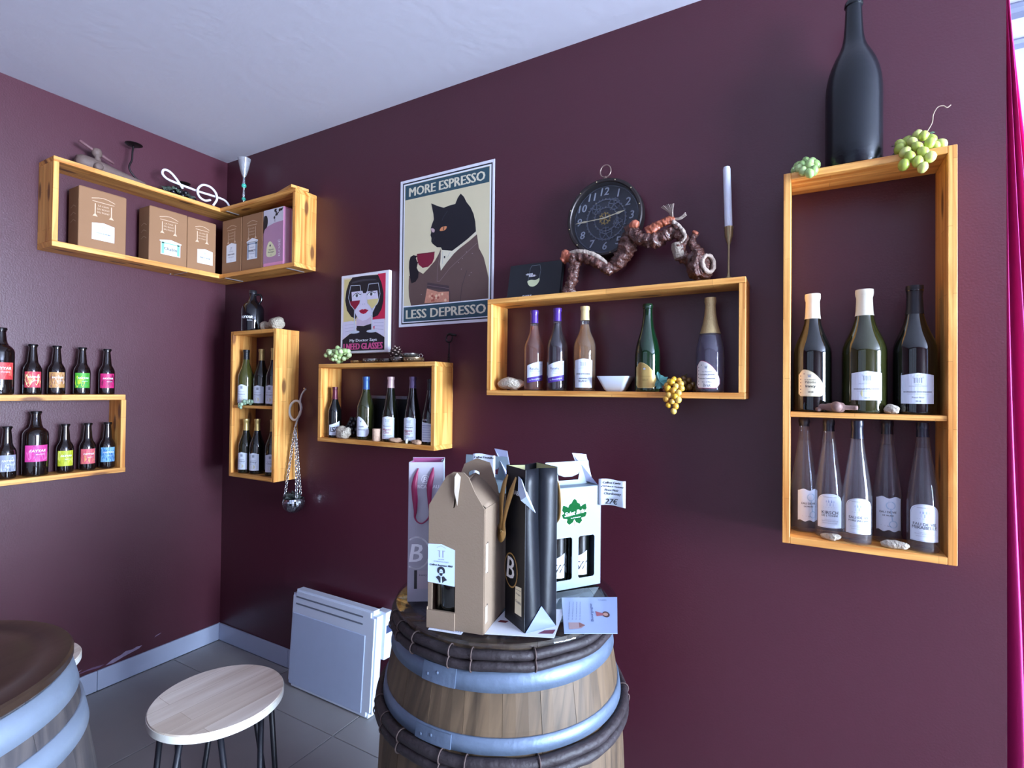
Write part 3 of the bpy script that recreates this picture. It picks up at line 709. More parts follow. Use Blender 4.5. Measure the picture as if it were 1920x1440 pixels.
def L_blue(a, h, r):
    W = .031; a.strip(PAPER, -W, W, K(.012), lambda u: .085 + .010*(1 - u/W)/2, 0, 12)
    a.text(mat('#c8ccd8', .5), 'LIN', -.008, .103, wd=.016, bold=.0003)
    for k in range(6): a.rect(mat('#7f8fc0', .6), -W*.8, .020 + .010*k, W*(.3 + .4*((k*37) % 5)/5), .0215 + .010*k)
    a.rect(mat('#5a6cae', .6), -W*.9, .078, W*.9, .080)
bottle('wine_bottle', 'dark wine bottle with black capsule and pale blue lined label, by the right board', 'alsace', (1.577, -.070, 1.2295), .272, .0365, DARK, mat('#1b1a20', .4), .83, L_blue, -.35, G5)
# narrow upright shelf
GN = 'wine bottles in the narrow upright shelf'
def L_plain(t='Bourgogne', w=.058, z0=.012, z1=.098, wave=False, tint=PAPER):
    def f(a, h, r):
        W = w/2
        a.strip(tint, -W, W, K(z0), (lambda u: z1 + .007*(1-abs(u)/W)) if not wave else (lambda u: z1 + .005*math.cos((u/W)*PI)), 0, 10)
        H = z1-z0; a.rect(GREY, -.006, z0+H*.80, .006, z0+H*.95, .5); a.text(INK2, t, 0, z0+H*.5, wd=w*.6); a.text(GREY, 'Appellation Contrôlée', 0, z0+H*.38, wd=w*.6)
        a.circ(mat('#cfc9a6', .6), 0, z0+H*.22, H*.12, .5)
        a.rect(GREY, -W*.6, z0+H*.62, W*.5, z0+H*.635)
    return f
GOLDC = mat('#c9b06e', .3, .55)
OL2 = mat('#4a4a20', .07, coat=.4, var=.25)
bottle('wine_bottle', 'olive green wine bottle with black capsule on upper board of narrow shelf', 'burgundy', (.352, -.094, 1.3665), .293, .0395, OL2, mat('#15161c', .35), .83, L_plain('Coteaux', .062, .012, .105, True), -.55, GN)
bottle('wine_bottle', 'dark wine bottle with gold capsule on upper board of narrow shelf', 'burgundy', (.436, -.062, 1.3665), .297, .038, mat('#17180c', .07, coat=.4), GOLDC, .80, L_plain('Bourgogne', .062), -.5, GN)
bottle('wine_bottle', 'dark wine bottle half hidden by the right board, upper part of narrow shelf', 'burgundy', (.556, -.075, 1.3665), .297, .038, DARK, GOLDC, .80, L_plain('Bourgogne', .06, .012, .100), -.55, GN)
bottle('wine_bottle', 'dark wine bottle with gold capsule at the left of the bottom board, narrow shelf', 'burgundy', (.357, -.092, 1.0075), .284, .0375, mat('#1d1d0d', .07, coat=.4), GOLDC, .79, L_plain('Chitry', .056, .02, .105), -.55, GN)
bottle('wine_bottle', 'dark wine bottle with gold capsule in the middle of the bottom board, narrow shelf', 'burgundy', (.438, -.082, 1.0075), .286, .0375, DARK, GOLDC, .79, L_plain('Chitry', .056, .02, .105), -.5, GN)
bottle('wine_bottle', 'dark wine bottle mostly hidden by the right board, bottom of narrow shelf', 'burgundy', (.553, -.072, 1.0075), .286, .0375, mat('#1d1d0d', .07, coat=.4), GOLDC, .79, L_plain('Chitry', .056, .02, .105), -.35, GN)
# beer bottles on the left wall
GB = 'craft beer bottles on the left wall shelf'
CAPD = mat('#1a1517', .3, .6)
def L_beer(c1, c2, c3, w, z0, z1, full=True, name=True):
    def f(a, h, r):
        rg = random.Random(c1); A, B, Cc = mat(c1, .5, var=.1), mat(c2, .5, var=.2, scale=60), mat(c3, .5, var=.2, scale=60)
        W = w/2; H = z1-z0
        a.strip(A, -W, W, K(z0), K(z1), 0, 14)
        for k in range(9):
            m = (B, Cc)[k % 2]; cx_ = -W*.85 + w*.85*rg.random(); cz = z0 + H*(.18 + .6*rg.random())
            q = [(max(-W, min(W, cx_ + .012*math.cos(t)*(.4+rg.random()))), max(z0, min(z1, cz + H*.33*math.sin(t)*(.4+rg.random())))) for t in [2*PI*i/7 for i in range(7)]]
            a.poly(m, q, .3 + .05*k, False, .006)
        if name: 
            a.text(WHITE, 'FAYYAR', W*.12, z0+H*.66, wd=w*.66, bold=.0005, shear=.15); a.text(WHITE, 'BRASSERIE', W*.3, z0+H*.44, wd=w*.36)
        a.line(INK, [(-W*.8, z0+H*.25), (-W*.3, z0+H*.38), (W*.1, z0+H*.30), (W*.6, z0+H*.42)], .0009, 1.2)
    return f
def beer(y, z, lab, cols, big=False, x=.061):
    if big: bottle('beer_bottle', lab, 'ale_big', (x, y, z), .276, .0435, BROWN, CAPD, .96, L_beer(*cols, .082, .062, .132), .1, GB, 'bottle', cap_name='crown_cap')
    else: bottle('beer_bottle', lab, 'ale', (x, y, z), .2155, .0308, BROWN, CAPD, .96, L_beer(*cols, .060, .030, .098), .08, GB, 'bottle', cap_name='crown_cap')
zt, zb = 1.4205, 1.0725
beer(-.982, zt, 'large brown beer bottle with red label, cut by the frame edge, top board', ('#c9383c', '#e46a58', '#ee9a72'), True)
beer(-.879, zt, 'small beer bottle with red and cream label on the top board', ('#c23a4e', '#e9dc9a', '#e8b07a'))
beer(-.797, zt, 'small beer bottle with tan and brown label on the top board', ('#b8874e', '#7a4a4a', '#e0b9a0'))
beer(-.704, zt, 'small beer bottle with green label on the top board', ('#4aa336', '#c6d83a', '#1f8a4a'))
beer(-.607, zt, 'small beer bottle with magenta label, rightmost on the top board', ('#c9246c', '#a01a58', '#7a1440'))
beer(-.956, zb, 'small beer bottle with silver grey label, cut by the frame edge, bottom board', ('#9aa0b4', '#cdd2e2', '#6f7690'))
beer(-.864, zb, 'large brown beer bottle with pink label on the bottom board', ('#d43f92', '#e872b0', '#b52f8a'), True)
beer(-.761, zb, 'small beer bottle with yellow green label on the bottom board', ('#b9bf2a', '#dfe06a', '#93a020'))
beer(-.677, zb, 'small beer bottle with orange and pink label on the bottom board', ('#d8606a', '#e8a468', '#c13a5a'))
beer(-.599, zb, 'small beer bottle with blue label, rightmost on the bottom board', ('#7fb6dc', '#2f7fc4', '#1c58a8'))
# white metal strap between the large and small beer bottles
bm = bmesh.new(); bx(bm, 0, .0025, -.008, .014, 0, .042, .0004); bx(bm, 0, .0025, -.010, .010, .118, .132, .0004)
bs = thing('wall_bracket', 'white metal bracket on the wall between two beer bottles', 'bracket', (.001, -.935, 1.4205))
link('plate', bmm('plate', bm, mat('#dfe1e8', .4, .2)), bs)
for z in (.014, .030): o = lobj('screw', [(0, 0), (.003, 0), (.0025, .0015), (0, .002)], mat('#2a2a30', .4, .6), bs, 10); o.location = (.0025, .003, z); o.rotation_euler = (0, PI/2, 0)
# growler
gr = thing('growler_jug', 'black glass beer jug with handle and white lettering on the narrow shelf', 'jug', (.366, -.071, 1.7575), facing(.366, -.071) - .5)
gp = [(0,.003),(.045,0),(.054,.004),(.056,.012),(.056,.118),(.052,.135),(.041,.150),(.028,.162),(.020,.175),(.0165,.195),(.0165,.208),(.0185,.209),(.0185,.214),(.015,.216),(0,.216)]
lobj('glass_body', gp, mat('#0c0b0f', .07, coat=.4), gr, 32, None, None, .6)
tobj('handle', crom([(.017, 0, .200), (.036, 0, .203), (.047, 0, .190), (.045, 0, .168), (.036, 0, .153)], 6), .0055, mat('#0c0b0f', .07, coat=.4), gr, 8)
lobj('screw_cap', [(.0195, .206), (.0195, .222), (.017, .225), (0, .225)], mat('#1b1a20', .4), gr, 20)
a = Art(cyl(.0566)); a.text(WHITE, 'FAYYAR', -.006, .075, wd=.070, bold=.0012, shear=.2); a.text(WHITE, 'BRASSERIE', .014, .058, wd=.026); a.build('lettering', gr)
# ---------------------------------------------------------------- wine boxes in the corner shelves
KRAFT = mat('#936a49', .75, var=.05, scale=12, bump=.05, bscale=200)
KPRINT = mat('#d3b598', .7, var=.03)
def wine_box(label, o, right, wd, dp, ht, sticker=None, group='bag in box cartons in the corner shelf', side=0):
    """carton with its front lower left corner at o; right = direction along the front"""
    r_ = Vector(right).normalized(); n = r_.cross(Vector((0, 0, 1)))      # n points out of the front
    b = thing('wine_carton', label, 'box', o, math.atan2(r_.y, r_.x), group)
    bm = bmesh.new(); bx(bm, 0, wd, 0, dp, 0, ht, .0022); link('carton', bmm('carton', bm, KRAFT), b)
    bm = bmesh.new(); bx(bm, .004, wd-.004, .002, dp*.49, ht, ht+.0018, .0004); bx(bm, .004, wd-.004, dp*.51, dp-.002, ht, ht+.0018, .0004); link('top_flap', bmm('top_flap', bm, KRAFT), b)
    a = Art(flat((0, -.0004, 0), (1, 0, 0), (0, 0, 1))); c = wd*.5; s = wd
    k = KPRINT
    a.line(k, [(c-s*.24, ht*.845), (c-s*.1, ht*.875), (c, ht*.885), (c+s*.1, ht*.875), (c+s*.24, ht*.845)], .0028)
    a.rect(k, c-s*.23, ht*.80, c+s*.23, ht*.81)
    a.text(k, 'LA CAVE', c, ht*.745, wd=s*.22, bold=.0002); a.text(k, 'DU BOUT', c, ht*.69, wd=s*.26, bold=.0002); a.text(k, 'DU PONT', c, ht*.635, wd=s*.26, bold=.0002)
    for sx in (-1, 1): a.rect(k, c+sx*s*.17-.002, ht*.60, c+sx*s*.17+.002, ht*.77); a.poly(k, [(c+sx*s*.17-.010, ht*.555), (c+sx*s*.17+.010, ht*.555), (c+sx*s*.17, ht*.61)])
    a.build('printed_emblem', b, 'pale printed vineyard gate emblem')
    if side:
        a2 = Art(flat((-.0004, dp, 0), (0, -1, 0), (0, 0, 1))) if side < 0 else Art(flat((wd+.0004, 0, 0), (0, 1, 0), (0, 0, 1)))
        for q in range(3): a2.line(k, [(dp*.25, ht*(.42 + .12*q)), (dp*.5, ht*(.46 + .12*q)), (dp*.75, ht*(.42 + .12*q))], .002)
        a2.build('side_print', b)
    if sticker:
        a = Art(flat((0, -.0009, 0), (1, 0, 0), (0, 0, 1))); sticker(a); a.build('label', b)
    return b
def stk(cx_, z0, w_, h_, title, sub='', border=None, ped=.5, roof=False):
    def f(a):
        W = w_/2
        if roof: a.poly(WHITE, [(cx_-W*1.1, z0+h_*.80), (cx_-W*1.1, z0+h_*.87), (cx_, z0+h_), (cx_+W*1.1, z0+h_*.87), (cx_+W*1.1, z0+h_*.80)], 0); a.rect(WHITE, cx_-W, z0, cx_+W, z0+h_*.82, 0)
        else: a.poly(WHITE, [(cx_-W, z0), (cx_+W, z0), (cx_+W, z0+h_*.90), (cx_, z0+h_), (cx_-W, z0+h_*.90)], 0)
        if border:
            bm_ = mat(border, .6)
            a.rect(bm_, cx_-W*.92, z0+h_*.06, cx_-W*.66, z0+h_*.78); a.rect(bm_, cx_+W*.66, z0+h_*.06, cx_+W*.92, z0+h_*.78); a.rect(bm_, cx_-W*.92, z0+h_*.70, cx_+W*.92, z0+h_*.76)
        a.text(GREY, 'JT', cx_, z0+h_*.70, ht=h_*.16, bold=.0003) if not roof else None
        a.text(GREY, 'DOMAINE', cx_, z0+h_*.56, wd=w_*.4)
        a.text(INK, title, cx_, z0+h_*.40, wd=w_*.66, bold=.0003)
        a.text(GREY, sub or 'Bourgogne', cx_, z0+h_*.26, wd=w_*.5); a.text(GREY, '5 L', cx_, z0+h_*.10, ht=h_*.06)
    return f
# on the left wall the fronts face +X: right = +Y ; dp goes towards the wall
wine_box('brown wine carton at the far left of the corner shelf, white label BOURGOGNE', (.135, -.757, 2.0825), (0, 1, 0), .186, .10, .272, stk(.094, .045, .088, .082, "CÔTE D'AUXERRE"), side=-1)
wine_box('brown wine carton with green bordered label, middle of the left wall shelf', (.135, -.472, 2.0825), (0, 1, 0), .180, .10, .272, stk(.10, .045, .094, .080, 'Chablis', border='#7fb8a4', roof=True), side=-1)
wine_box('brown wine carton with white PINOT NOIR label, right of the green labelled carton', (.135, -.290, 2.0825), (0, 1, 0), .150, .10, .270, stk(.092, .040, .082, .080, 'PINOT NOIR'), side=1)
wine_box('narrow brown wine carton with white label, first right of the room corner', (.152, -.115, 2.0795), (1, 0, 0), .172, .10, .294, stk(.086, .060, .088, .105, 'PINOT NOIR'))
wine_box('narrow brown wine carton with framed gabled label, between carton and pink box', (.329, -.115, 2.0795), (1, 0, 0), .174, .10, .294, stk(.090, .056, .086, .112, 'IRANCY', 'Vin Rouge', '#8fa0b8', roof=True))
def pink_box():
    b = thing('wine_carton', 'pink rosé wine box with a dark vine picture, at the right of the corner shelf', 'box', (.509, -.115, 2.0795), 0, 'bag in box cartons in the corner shelf')
    wd, dp, ht = .160, .098, .297
    PK, PF = mat('#e79ac0', .45, var=.06), mat('#b78aa6', .5, var=.05)
    bm = bmesh.new(); bx(bm, 0, wd, 0, dp, 0, ht, .003); link('carton', bmm('carton', bm, PK), b)
    a = Art(flat((0, -.0004, 0), (1, 0, 0), (0, 0, 1)))
    sky = mat('#d3d0da', .5); dk = mat('#1a1719', .6)
    a.rect(PF, .002, .02, wd-.002, ht-.002, 0)
    a.poly(sky, [(.002, ht*.68), (.04, ht*.71), (.09, ht*.745), (wd-.002, ht*.755), (wd-.002, ht-.002), (.002, ht-.002)], .3)
    a.poly(dk, [(.002, ht*.60), (.012, ht*.66), (.03, ht*.70), (.036, ht*.80), (.030, ht*.88), (.018, ht*.90), (.004, ht*.87)], .6, True)
    for k in range(10):
        q = random.Random(k); a.circ(dk, .085 + .07*q.random(), ht*(.87 + .1*q.random()), .004 + .006*q.random(), .6 + .02*k, 7)
    a.line(dk, [(.092, ht*.765), (.090, ht*.84), (.100, ht*.90)], .003, .6); a.circ(dk, .088, ht*.835, .007, .7, 8)
    a.poly(mat('#e6e3b8', .5), [(.03, ht*.20), (.05, ht*.17), (.09, ht*.175), (.105, ht*.21), (.10, ht*.29), (.075, ht*.40), (.055, ht*.44), (.038, ht*.40), (.028, ht*.30)], .6, True)
    a.circ(INK2, .058, ht*.365, .006, 1); a.text(INK2, 'Vignoble', .066, ht*.29, wd=.04); a.text(INK2, 'Bourgogne', .066, ht*.25, wd=.05); a.text(INK2, '5 L', .066, ht*.20, ht=.006)
    a.text(mat('#e8dce6', .5), 'ROSÉ', .128, ht*.30, wd=.085, ht=.019, rot=PI/2, bold=.0006)
    a.build('printed_front', b)
    a = Art(flat((wd + .0004, 0, 0), (0, 1, 0), (0, 0, 1))); a.rect(mat('#f3c3da', .4), .01, .01, dp*.35, ht-.01, 0); a.rect(mat('#f8dbe8', .4), dp*.45, .01, dp*.75, ht-.01, 0); a.build('side_print', b, 'lighter pink stripes')
pink_box()

# ---------------------------------------------------------------- posters
def poster_cat():
    p = thing('cat_poster', 'poster of a black cat in a kimono drinking espresso on the dark wall', 'poster', (1.336, -.0015, 1.742))
    box('sheet', (0, .505, -.001, .001, 0, .668), mat('#e6e6ee', .5, var=.02), p, 0)
    a = Art(flat((0, -.0013, 0), (1, 0, 0), (0, 0, 1), .0003))
    TEAL, BLACK, BG = mat('#2d4d5a', .5, var=.08, scale=30), mat('#12121a', .45, var=.1), mat('#d9ceab', .55, var=.06, scale=8)
    KIM, KIM2, CR, RED_ = mat('#5e4844', .55, var=.08, scale=20), mat('#43343a', .55), mat('#ddd6bd', .55), mat('#7c1832', .5)
    a.rect(BLACK, .015, .012, .495, .656, 0); a.rect(WHITE, .0205, .0175, .4895, .650, .4); a.rect(BG, .027, .024, .483, .644, .8)
    a.rect(TEAL, .030, .577, .480, .642, 1.2); a.rect(TEAL, .028, .022, .482, .089, 1.2); a.rect(WHITE, .027, .089, .483, .094, 1.3)
    a.text(CR, 'MORE ESPRESSO', .256, .609, wd=.405, ht=.040, bold=.0022, lay=2); a.text(CR, 'LESS DEPRESSO', .256, .055, wd=.425, ht=.040, bold=.0022, lay=2)
    a.poly(KIM, [(.235,.331),(.222,.307),(.202,.28),(.165,.25),(.138,.231),(.113,.245),(.078,.22),(.058,.231),(.056,.179),(.059,.135),(.071,.094),(.48,.094),(.481,.18),(.474,.209),(.457,.267),(.447,.284),(.432,.31),(.422,.368),(.384,.345),(.305,.305),(.239,.238),(.233,.272)], 1.5)
    a.poly(CR, [(.238,.326),(.297,.313),(.274,.288),(.236,.236),(.231,.264)], 1.8); a.rect(BLACK, .252, .287, .259, .297, 2.2)
    for q in ((.245,.318,.245,.26), (.285,.31,.245,.25)): a.line(GREY, [q[:2], q[2:]], .0015, 2.0)
    a.poly(BLACK, [(.179,.539),(.219,.519),(.248,.508),(.281,.513),(.309,.514),(.322,.539),(.337,.554),(.354,.537),(.367,.513),(.389,.486),(.404,.456),(.413,.422),(.417,.381),(.374,.354),(.325,.328),(.297,.314),(.243,.324),(.235,.337),(.214,.34),(.19,.358),(.182,.369),(.183,.384),(.177,.398),(.181,.41),(.178,.428),(.186,.448),(.195,.465),(.192,.489)], 2.1)
    a.poly(CR, [(.418,.381),(.42,.368),(.374,.346),(.305,.301),(.264,.264),(.236,.234),(.244,.263),(.294,.313),(.344,.338),(.384,.357)], 2.4)
    EYE = mat('#d88a5c', .5)
    a.poly(EYE, [(.228,.41),(.234,.422),(.247,.426),(.265,.424),(.261,.413),(.249,.408)], 2.5, True); a.poly(mat('#c9a9ac', .5), [(.179,.427),(.191,.426),(.2,.418),(.197,.408),(.186,.411)], 2.5, True)
    a.poly(BLACK, [(.246,.41), (.250,.410), (.252,.425), (.248,.425)], 2.8)
    a.line(mat('#3a3a44', .5), [(.20,.385), (.192,.372)], .002, 2.5); a.line(mat('#34343e', .5), [(.268,.49), (.245,.465), (.240,.455)], .003, 2.5)
    a.poly(KIM2, [(.163,.19),(.281,.165),(.282,.14),(.161,.167)], 2.2); a.line(mat('#7a6468', .5), [(.163,.178), (.281,.153)], .0018, 2.6)
    a.poly(mat('#c98a72', .55, var=.3, scale=60), [(.161,.163),(.225,.143),(.281,.14),(.282,.096),(.148,.1)], 2.1)
    for k in range(14):
        q = random.Random(k + 3); a.circ(mat(('#e6c3a2', '#a8584a', '#e2a98c')[k % 3], .55), .166 + .10*q.random(), .104 + .034*q.random(), .004 + .004*q.random(), 2.3 + .03*k, 7)
    a.line(mat('#7d686c', .5), [(.233,.316),(.218,.249),(.216,.19),(.229,.188),(.285,.241),(.423,.331)], .0022, 2.6)
    a.line(KIM2, [(.285,.14), (.286,.096)], .003, 2.6); a.line(KIM2, [(.340,.094), (.350,.16), (.372,.22)], .003, 2.6)
    for q in ((.33,.26), (.35,.275), (.37,.30), (.40,.29), (.345,.23), (.395,.21), (.385,.20), (.13,.14)): a.circ(mat('#a8989c', .5), q[0], q[1], .0018, 2.7, 6)
    a.poly(RED_, [(.103,.324),(.201,.322),(.199,.293),(.188,.273),(.165,.259),(.135,.258),(.113,.275),(.104,.3)], 2.4); a.line(mat('#5c1024', .5), [(.103,.322), (.201,.320)], .003, 2.7); a.ring(RED_, .098, .298, .016, .006, 2.3, 14)
    a.poly(BLACK, [(.065,.315),(.082,.321),(.101,.315),(.096,.305),(.107,.282),(.102,.261),(.113,.243),(.111,.217),(.095,.199),(.072,.195),(.064,.222),(.057,.266),(.058,.296)], 2.6)
    a.build('printed_picture', p, 'cat in a brown kimono holding a red cup, teal bands with lettering')
poster_cat()
def poster_glasses():
    p = thing('framed_picture', 'small white framed picture of a woman looking through two wine glasses', 'picture', (.981, -.006, 1.628), 0)
    W, Hh = .311, .380
    FR = mat('#eceaf0', .4, var=.02)
    box('frame', (0, W, -.016, .004, 0, Hh), FR, p, .003)
    a = Art(flat((0, -.0163, 0), (1, 0, 0), (0, 0, 1), .0003))
    SKN, BLK_, PK, YE, RD = mat('#d9d3e6', .5, var=.03), mat('#1c1d24', .45), mat('#d6578f', .5), mat('#dccb8c', .5), mat('#c9274c', .5)
    x0, x1, y0, y1 = .016, .290, .012, .367
    a.rect(mat('#e9dccb', .5), x0, y0, x1, y1, 0); a.rect(YE, .022, .155, .12, .360, .3)
    a.poly(RD, [(.242, .367), (.290, .367), (.289, .150), (.21, .150)], .4)
    a.poly(BLK_, [(.078,.366),(.161,.3665),(.242,.363),(.264,.325),(.278,.275),(.278,.239),(.267,.201),(.245,.173),(.214,.165),(.17,.19),(.12,.19),(.103,.165),(.072,.177),(.043,.209),(.03,.258),(.037,.305),(.055,.345)], .8)
    a.poly(mat('#3a3b44', .4), [(.075,.345), (.15,.352), (.225,.345), (.235,.338), (.15,.342), (.07,.336)], 1.0)
    a.poly(SKN, [(.072,.296),(.144,.296),(.149,.284),(.167,.283),(.172,.29),(.239,.29),(.246,.255),(.227,.213),(.201,.172),(.174,.157),(.147,.154),(.119,.164),(.103,.185),(.078,.234)], 1.2)
    a.poly(mat('#cbb9cc', .5), [(.105,.171),(.119,.164),(.147,.154),(.174,.157),(.201,.170),(.199,.130),(.108,.130)], 1.1)
    a.poly(BLK_, [(.015,.012),(.287,.012),(.287,.070),(.242,.094),(.205,.104),(.203,.137),(.155,.128),(.104,.132),(.111,.104),(.064,.094),(.015,.067)], 1.3)
    a.poly(SKN, [(.016,.153),(.077,.157),(.096,.148),(.111,.127),(.097,.104),(.064,.096),(.016,.070)], 1.5); a.poly(SKN, [(.212,.155),(.287,.156),(.287,.071),(.247,.091),(.229,.098),(.205,.132)], 1.5)
    for k in range(3): a.line(mat('#a9a4bd', .5), [(.03, .138-.016*k), (.10, .140-.014*k)], .0015, 1.8); a.line(mat('#a9a4bd', .5), [(.222, .140-.014*k), (.28, .138-.016*k)], .0015, 1.8)
    a.poly(RD, [(.216,.124), (.226,.124), (.222,.104)], 1.9)
    GL = mat('#c9d2e0', .35)
    for pts, wine, col, sx in (([(.067,.327),(.128,.324),(.138,.277),(.127,.237),(.097,.206),(.066,.235),(.052,.27)], [(.059,.252),(.132,.252),(.123,.231),(.097,.206),(.066,.233)], mat('#8a1834', .4), .095),
                           ([(.185,.324),(.245,.324),(.257,.273),(.244,.232),(.209,.203),(.177,.234),(.172,.274)], [(.172,.252),(.25,.251),(.24,.226),(.209,.203),(.18,.23)], YE, .208)):
        a.poly(col, wine, 1.7); a.line(GL, pts, .003, 2.0, True); a.line(GL, [(sx, .206), (sx, .104)], .007, 2.0); a.circ(GL, sx, .102, .034, 2.1, 16, .007)
    for ex, ez in ((.108,.276), (.201,.276)):
        a.poly(WHITE, [(ex-.024, ez), (ex, ez+.010), (ex+.022, ez+.001), (ex, ez-.009)], 1.6, True); a.circ(mat('#6c6a78', .4), ex, ez, .0085, 1.8); a.circ(BLK_, ex, ez, .004, 2.0); a.line(BLK_, [(ex-.026, ez-.002), (ex-.012, ez+.009), (ex+.004, ez+.012), (ex+.022, ez+.003), (ex+.028, ez+.006)], .003, 2.1)
    a.poly(mat('#b0183e', .4), [(.123,.202),(.144,.209),(.153,.206),(.162,.209),(.185,.201),(.169,.189),(.153,.185),(.135,.191)], 1.6); a.line(mat('#7c0c28', .4), [(.125,.202), (.153,.199), (.183,.201)], .0022, 1.9)
    a.circ(GREY, .147, .232, .0022, 1.6); a.circ(GREY, .160, .232, .0022, 1.6)
    a.text(WHITE, 'My Doctor Says', .152, .060, wd=.175, ht=.017, lay=2, bold=.0006); a.text(PK, 'I NEED GLASSES', .150, .033, wd=.250, ht=.030, lay=2, bold=.0026)
    a.build('printed_picture', p, 'woman with black bob, red and yellow background, pink lettering')
    p.rotation_euler = (-.0, 0, 0)
poster_glasses()

# ---------------------------------------------------------------- clock, vine root, candle, slate box (on the wide shelf)
def clock():
    c = thing('wall_clock', 'round dark skeleton gear clock leaning behind the vine root', 'clock', (2.326, -.012, 2.079))
    IRON, BR, NUM = mat('#3a3434', .4, .7, var=.3), mat('#b89b58', .35, .8), mat('#a3a9b4', .35, .5)
    R_ = .139
    def rim(name, prof_, m, seg=72):
        vs, fs = [], []
        for i in range(seg):
            t = 2*PI*i/seg
            for r, y in prof_: vs.append((r*math.cos(t), y, r*math.sin(t)))
        n = len(prof_)
        for i in range(seg):
            k = (i+1) % seg
            for j in range(n): l = (j+1) % n; fs.append((i*n+j, i*n+l, k*n+l, k*n+j))
        bm = bmesh.new(); bv = [bm.verts.new(v) for v in vs]; [bm.faces.new([bv[q] for q in f]) for f in fs]
        return link(name, bmm(name, bm, m, True, .5), c)
    rim('rim', [(R_, 0), (R_, -.036), (R_-.004, -.040), (R_-.011, -.040), (R_-.014, -.036), (R_-.014, 0)], IRON)
    a = Art(lambda x, y, l: Vector((x, -.006 - .0006*l, y))); a.circ(mat('#2b2f3a', .5, var=.2), 0, 0, R_-.014, 0, 64); a.build('back_plate', c)
    def gear(cx_, cz, r, w_, m, teeth, y, name='gear', spokes=5):
        g = Art(lambda px, py, l: Vector((px, y - .0006*l, py)))
        g.ring(m, cx_, cz, r, w_, 0, 40)
        for k in range(teeth): t = 2*PI*k/teeth; g.line(m, [(cx_+r*math.cos(t), cz+r*math.sin(t)), (cx_+(r+w_)*math.cos(t), cz+(r+w_)*math.sin(t))], w_*.7, .2)
        for k in range(spokes): t = 2*PI*k/spokes + .3; g.line(m, [(cx_, cz), (cx_+r*math.cos(t), cz+r*math.sin(t))], w_*.8, .3)
        o = g.build(name, c); s = o.modifiers.new('depth', 'SOLIDIFY'); s.thickness = .002; return o
    DG = mat('#6d7382', .4, .6)
    gear(0, 0, .072, .004, DG, 36, -.012, spokes=0); gear(0, 0, .042, .004, DG, 24, -.014, spokes=0); gear(.03, .05, .020, .003, DG, 14, -.013); gear(-.035, .04, .016, .003, DG, 12, -.013); gear(.0, -.052, .022, .003, DG, 16, -.013); gear(.046, -.02, .016, .003, DG, 12, -.013)
    gear(0, 0, .018, .004, BR, 12, -.024, 'centre_gear', 6)
    rim('inner_ring', [(.118, -.012), (.118, -.014), (.1195, -.014), (.1195, -.012)], DG)
    n = Art(lambda x, y, l: Vector((x, -.020 - .0008*l, y)))
    for k in range(12):
        t = PI/2 - 2*PI*(k+1)/12; n.text(NUM, str(k+1), .098*math.cos(t), .098*math.sin(t), ht=.027, bold=.0004, shear=.2)
    o = n.build('numerals', c); s = o.modifiers.new('depth', 'SOLIDIFY'); s.thickness = .002
    h = Art(lambda x, y, l: Vector((x, -.029 - .0006*l, y))); HM = mat('#cfc4a0', .35, .5)
    def hand(name, ang, ln, wd_):
        g = Art(lambda x, y, l: Vector((x, -.029 - .0012*l, y))); d = (math.cos(ang), math.sin(ang)); q = (-d[1], d[0])
        P = lambda s_, w2: (d[0]*s_*ln + q[0]*w2, d[1]*s_*ln + q[1]*w2)
        g.poly(HM, [P(0, wd_), P(.55, wd_*.7), P(.66, wd_*2), P(1, 0), P(.66, -wd_*2), P(.55, -wd_*.7), P(0, -wd_)], 0)
        o = g.build(name, c); s = o.modifiers.new('depth', 'SOLIDIFY'); s.thickness = .0012
    hand('hour_hand', math.radians(12), .078, .0022); hand('minute_hand', math.radians(183), .112, .0018)
    bm = bmesh.new()
    for k in range(12): t = 2*PI*k/12 + .2; bmesh.ops.create_icosphere(bm, subdivisions=1, radius=.0026, matrix=Matrix.Translation(((R_-.007)*math.cos(t), -.0405, (R_-.007)*math.sin(t))))
    for rr, nn in ((.072, 12), (.042, 12)):
        for k in range(nn): t = 2*PI*k/nn; bmesh.ops.create_icosphere(bm, subdivisions=1, radius=.0015, matrix=Matrix.Translation((rr*math.cos(t), -.0165, rr*math.sin(t))))
    link('rivets', bmm('rivets', bm, mat('#c2b28a', .35, .7), True), c)
    tobj('hanging_ring', [(.020*math.cos(2*PI*i/24), -.02, R_ + .032 + .022*math.sin(2*PI*i/24)) for i in range(24)], .0024, mat('#a08a80', .3, .8), c, 8, True)
    vs, fs = lathe([(0, R_-.002), (.010, R_-.002), (.009, R_+.004), (.005, R_+.006), (.0065, R_+.011), (0, R_+.015)], 12); link('knob', mesh('knob', [(x, y-.02, z) for x, y, z in vs], fs, mat('#a08a80', .3, .8), None, True), c)
    g = Art(lambda x, y, l: Vector((x, -.0355, y))); g.circ(None, 0, 0, R_-.0135, 0, 64) if False else g.circ(glass('clock_glass', (.93, .94, .96), 1.45), 0, 0, R_-.0135, 0, 64); g.build('glass_pane', c)
clock()
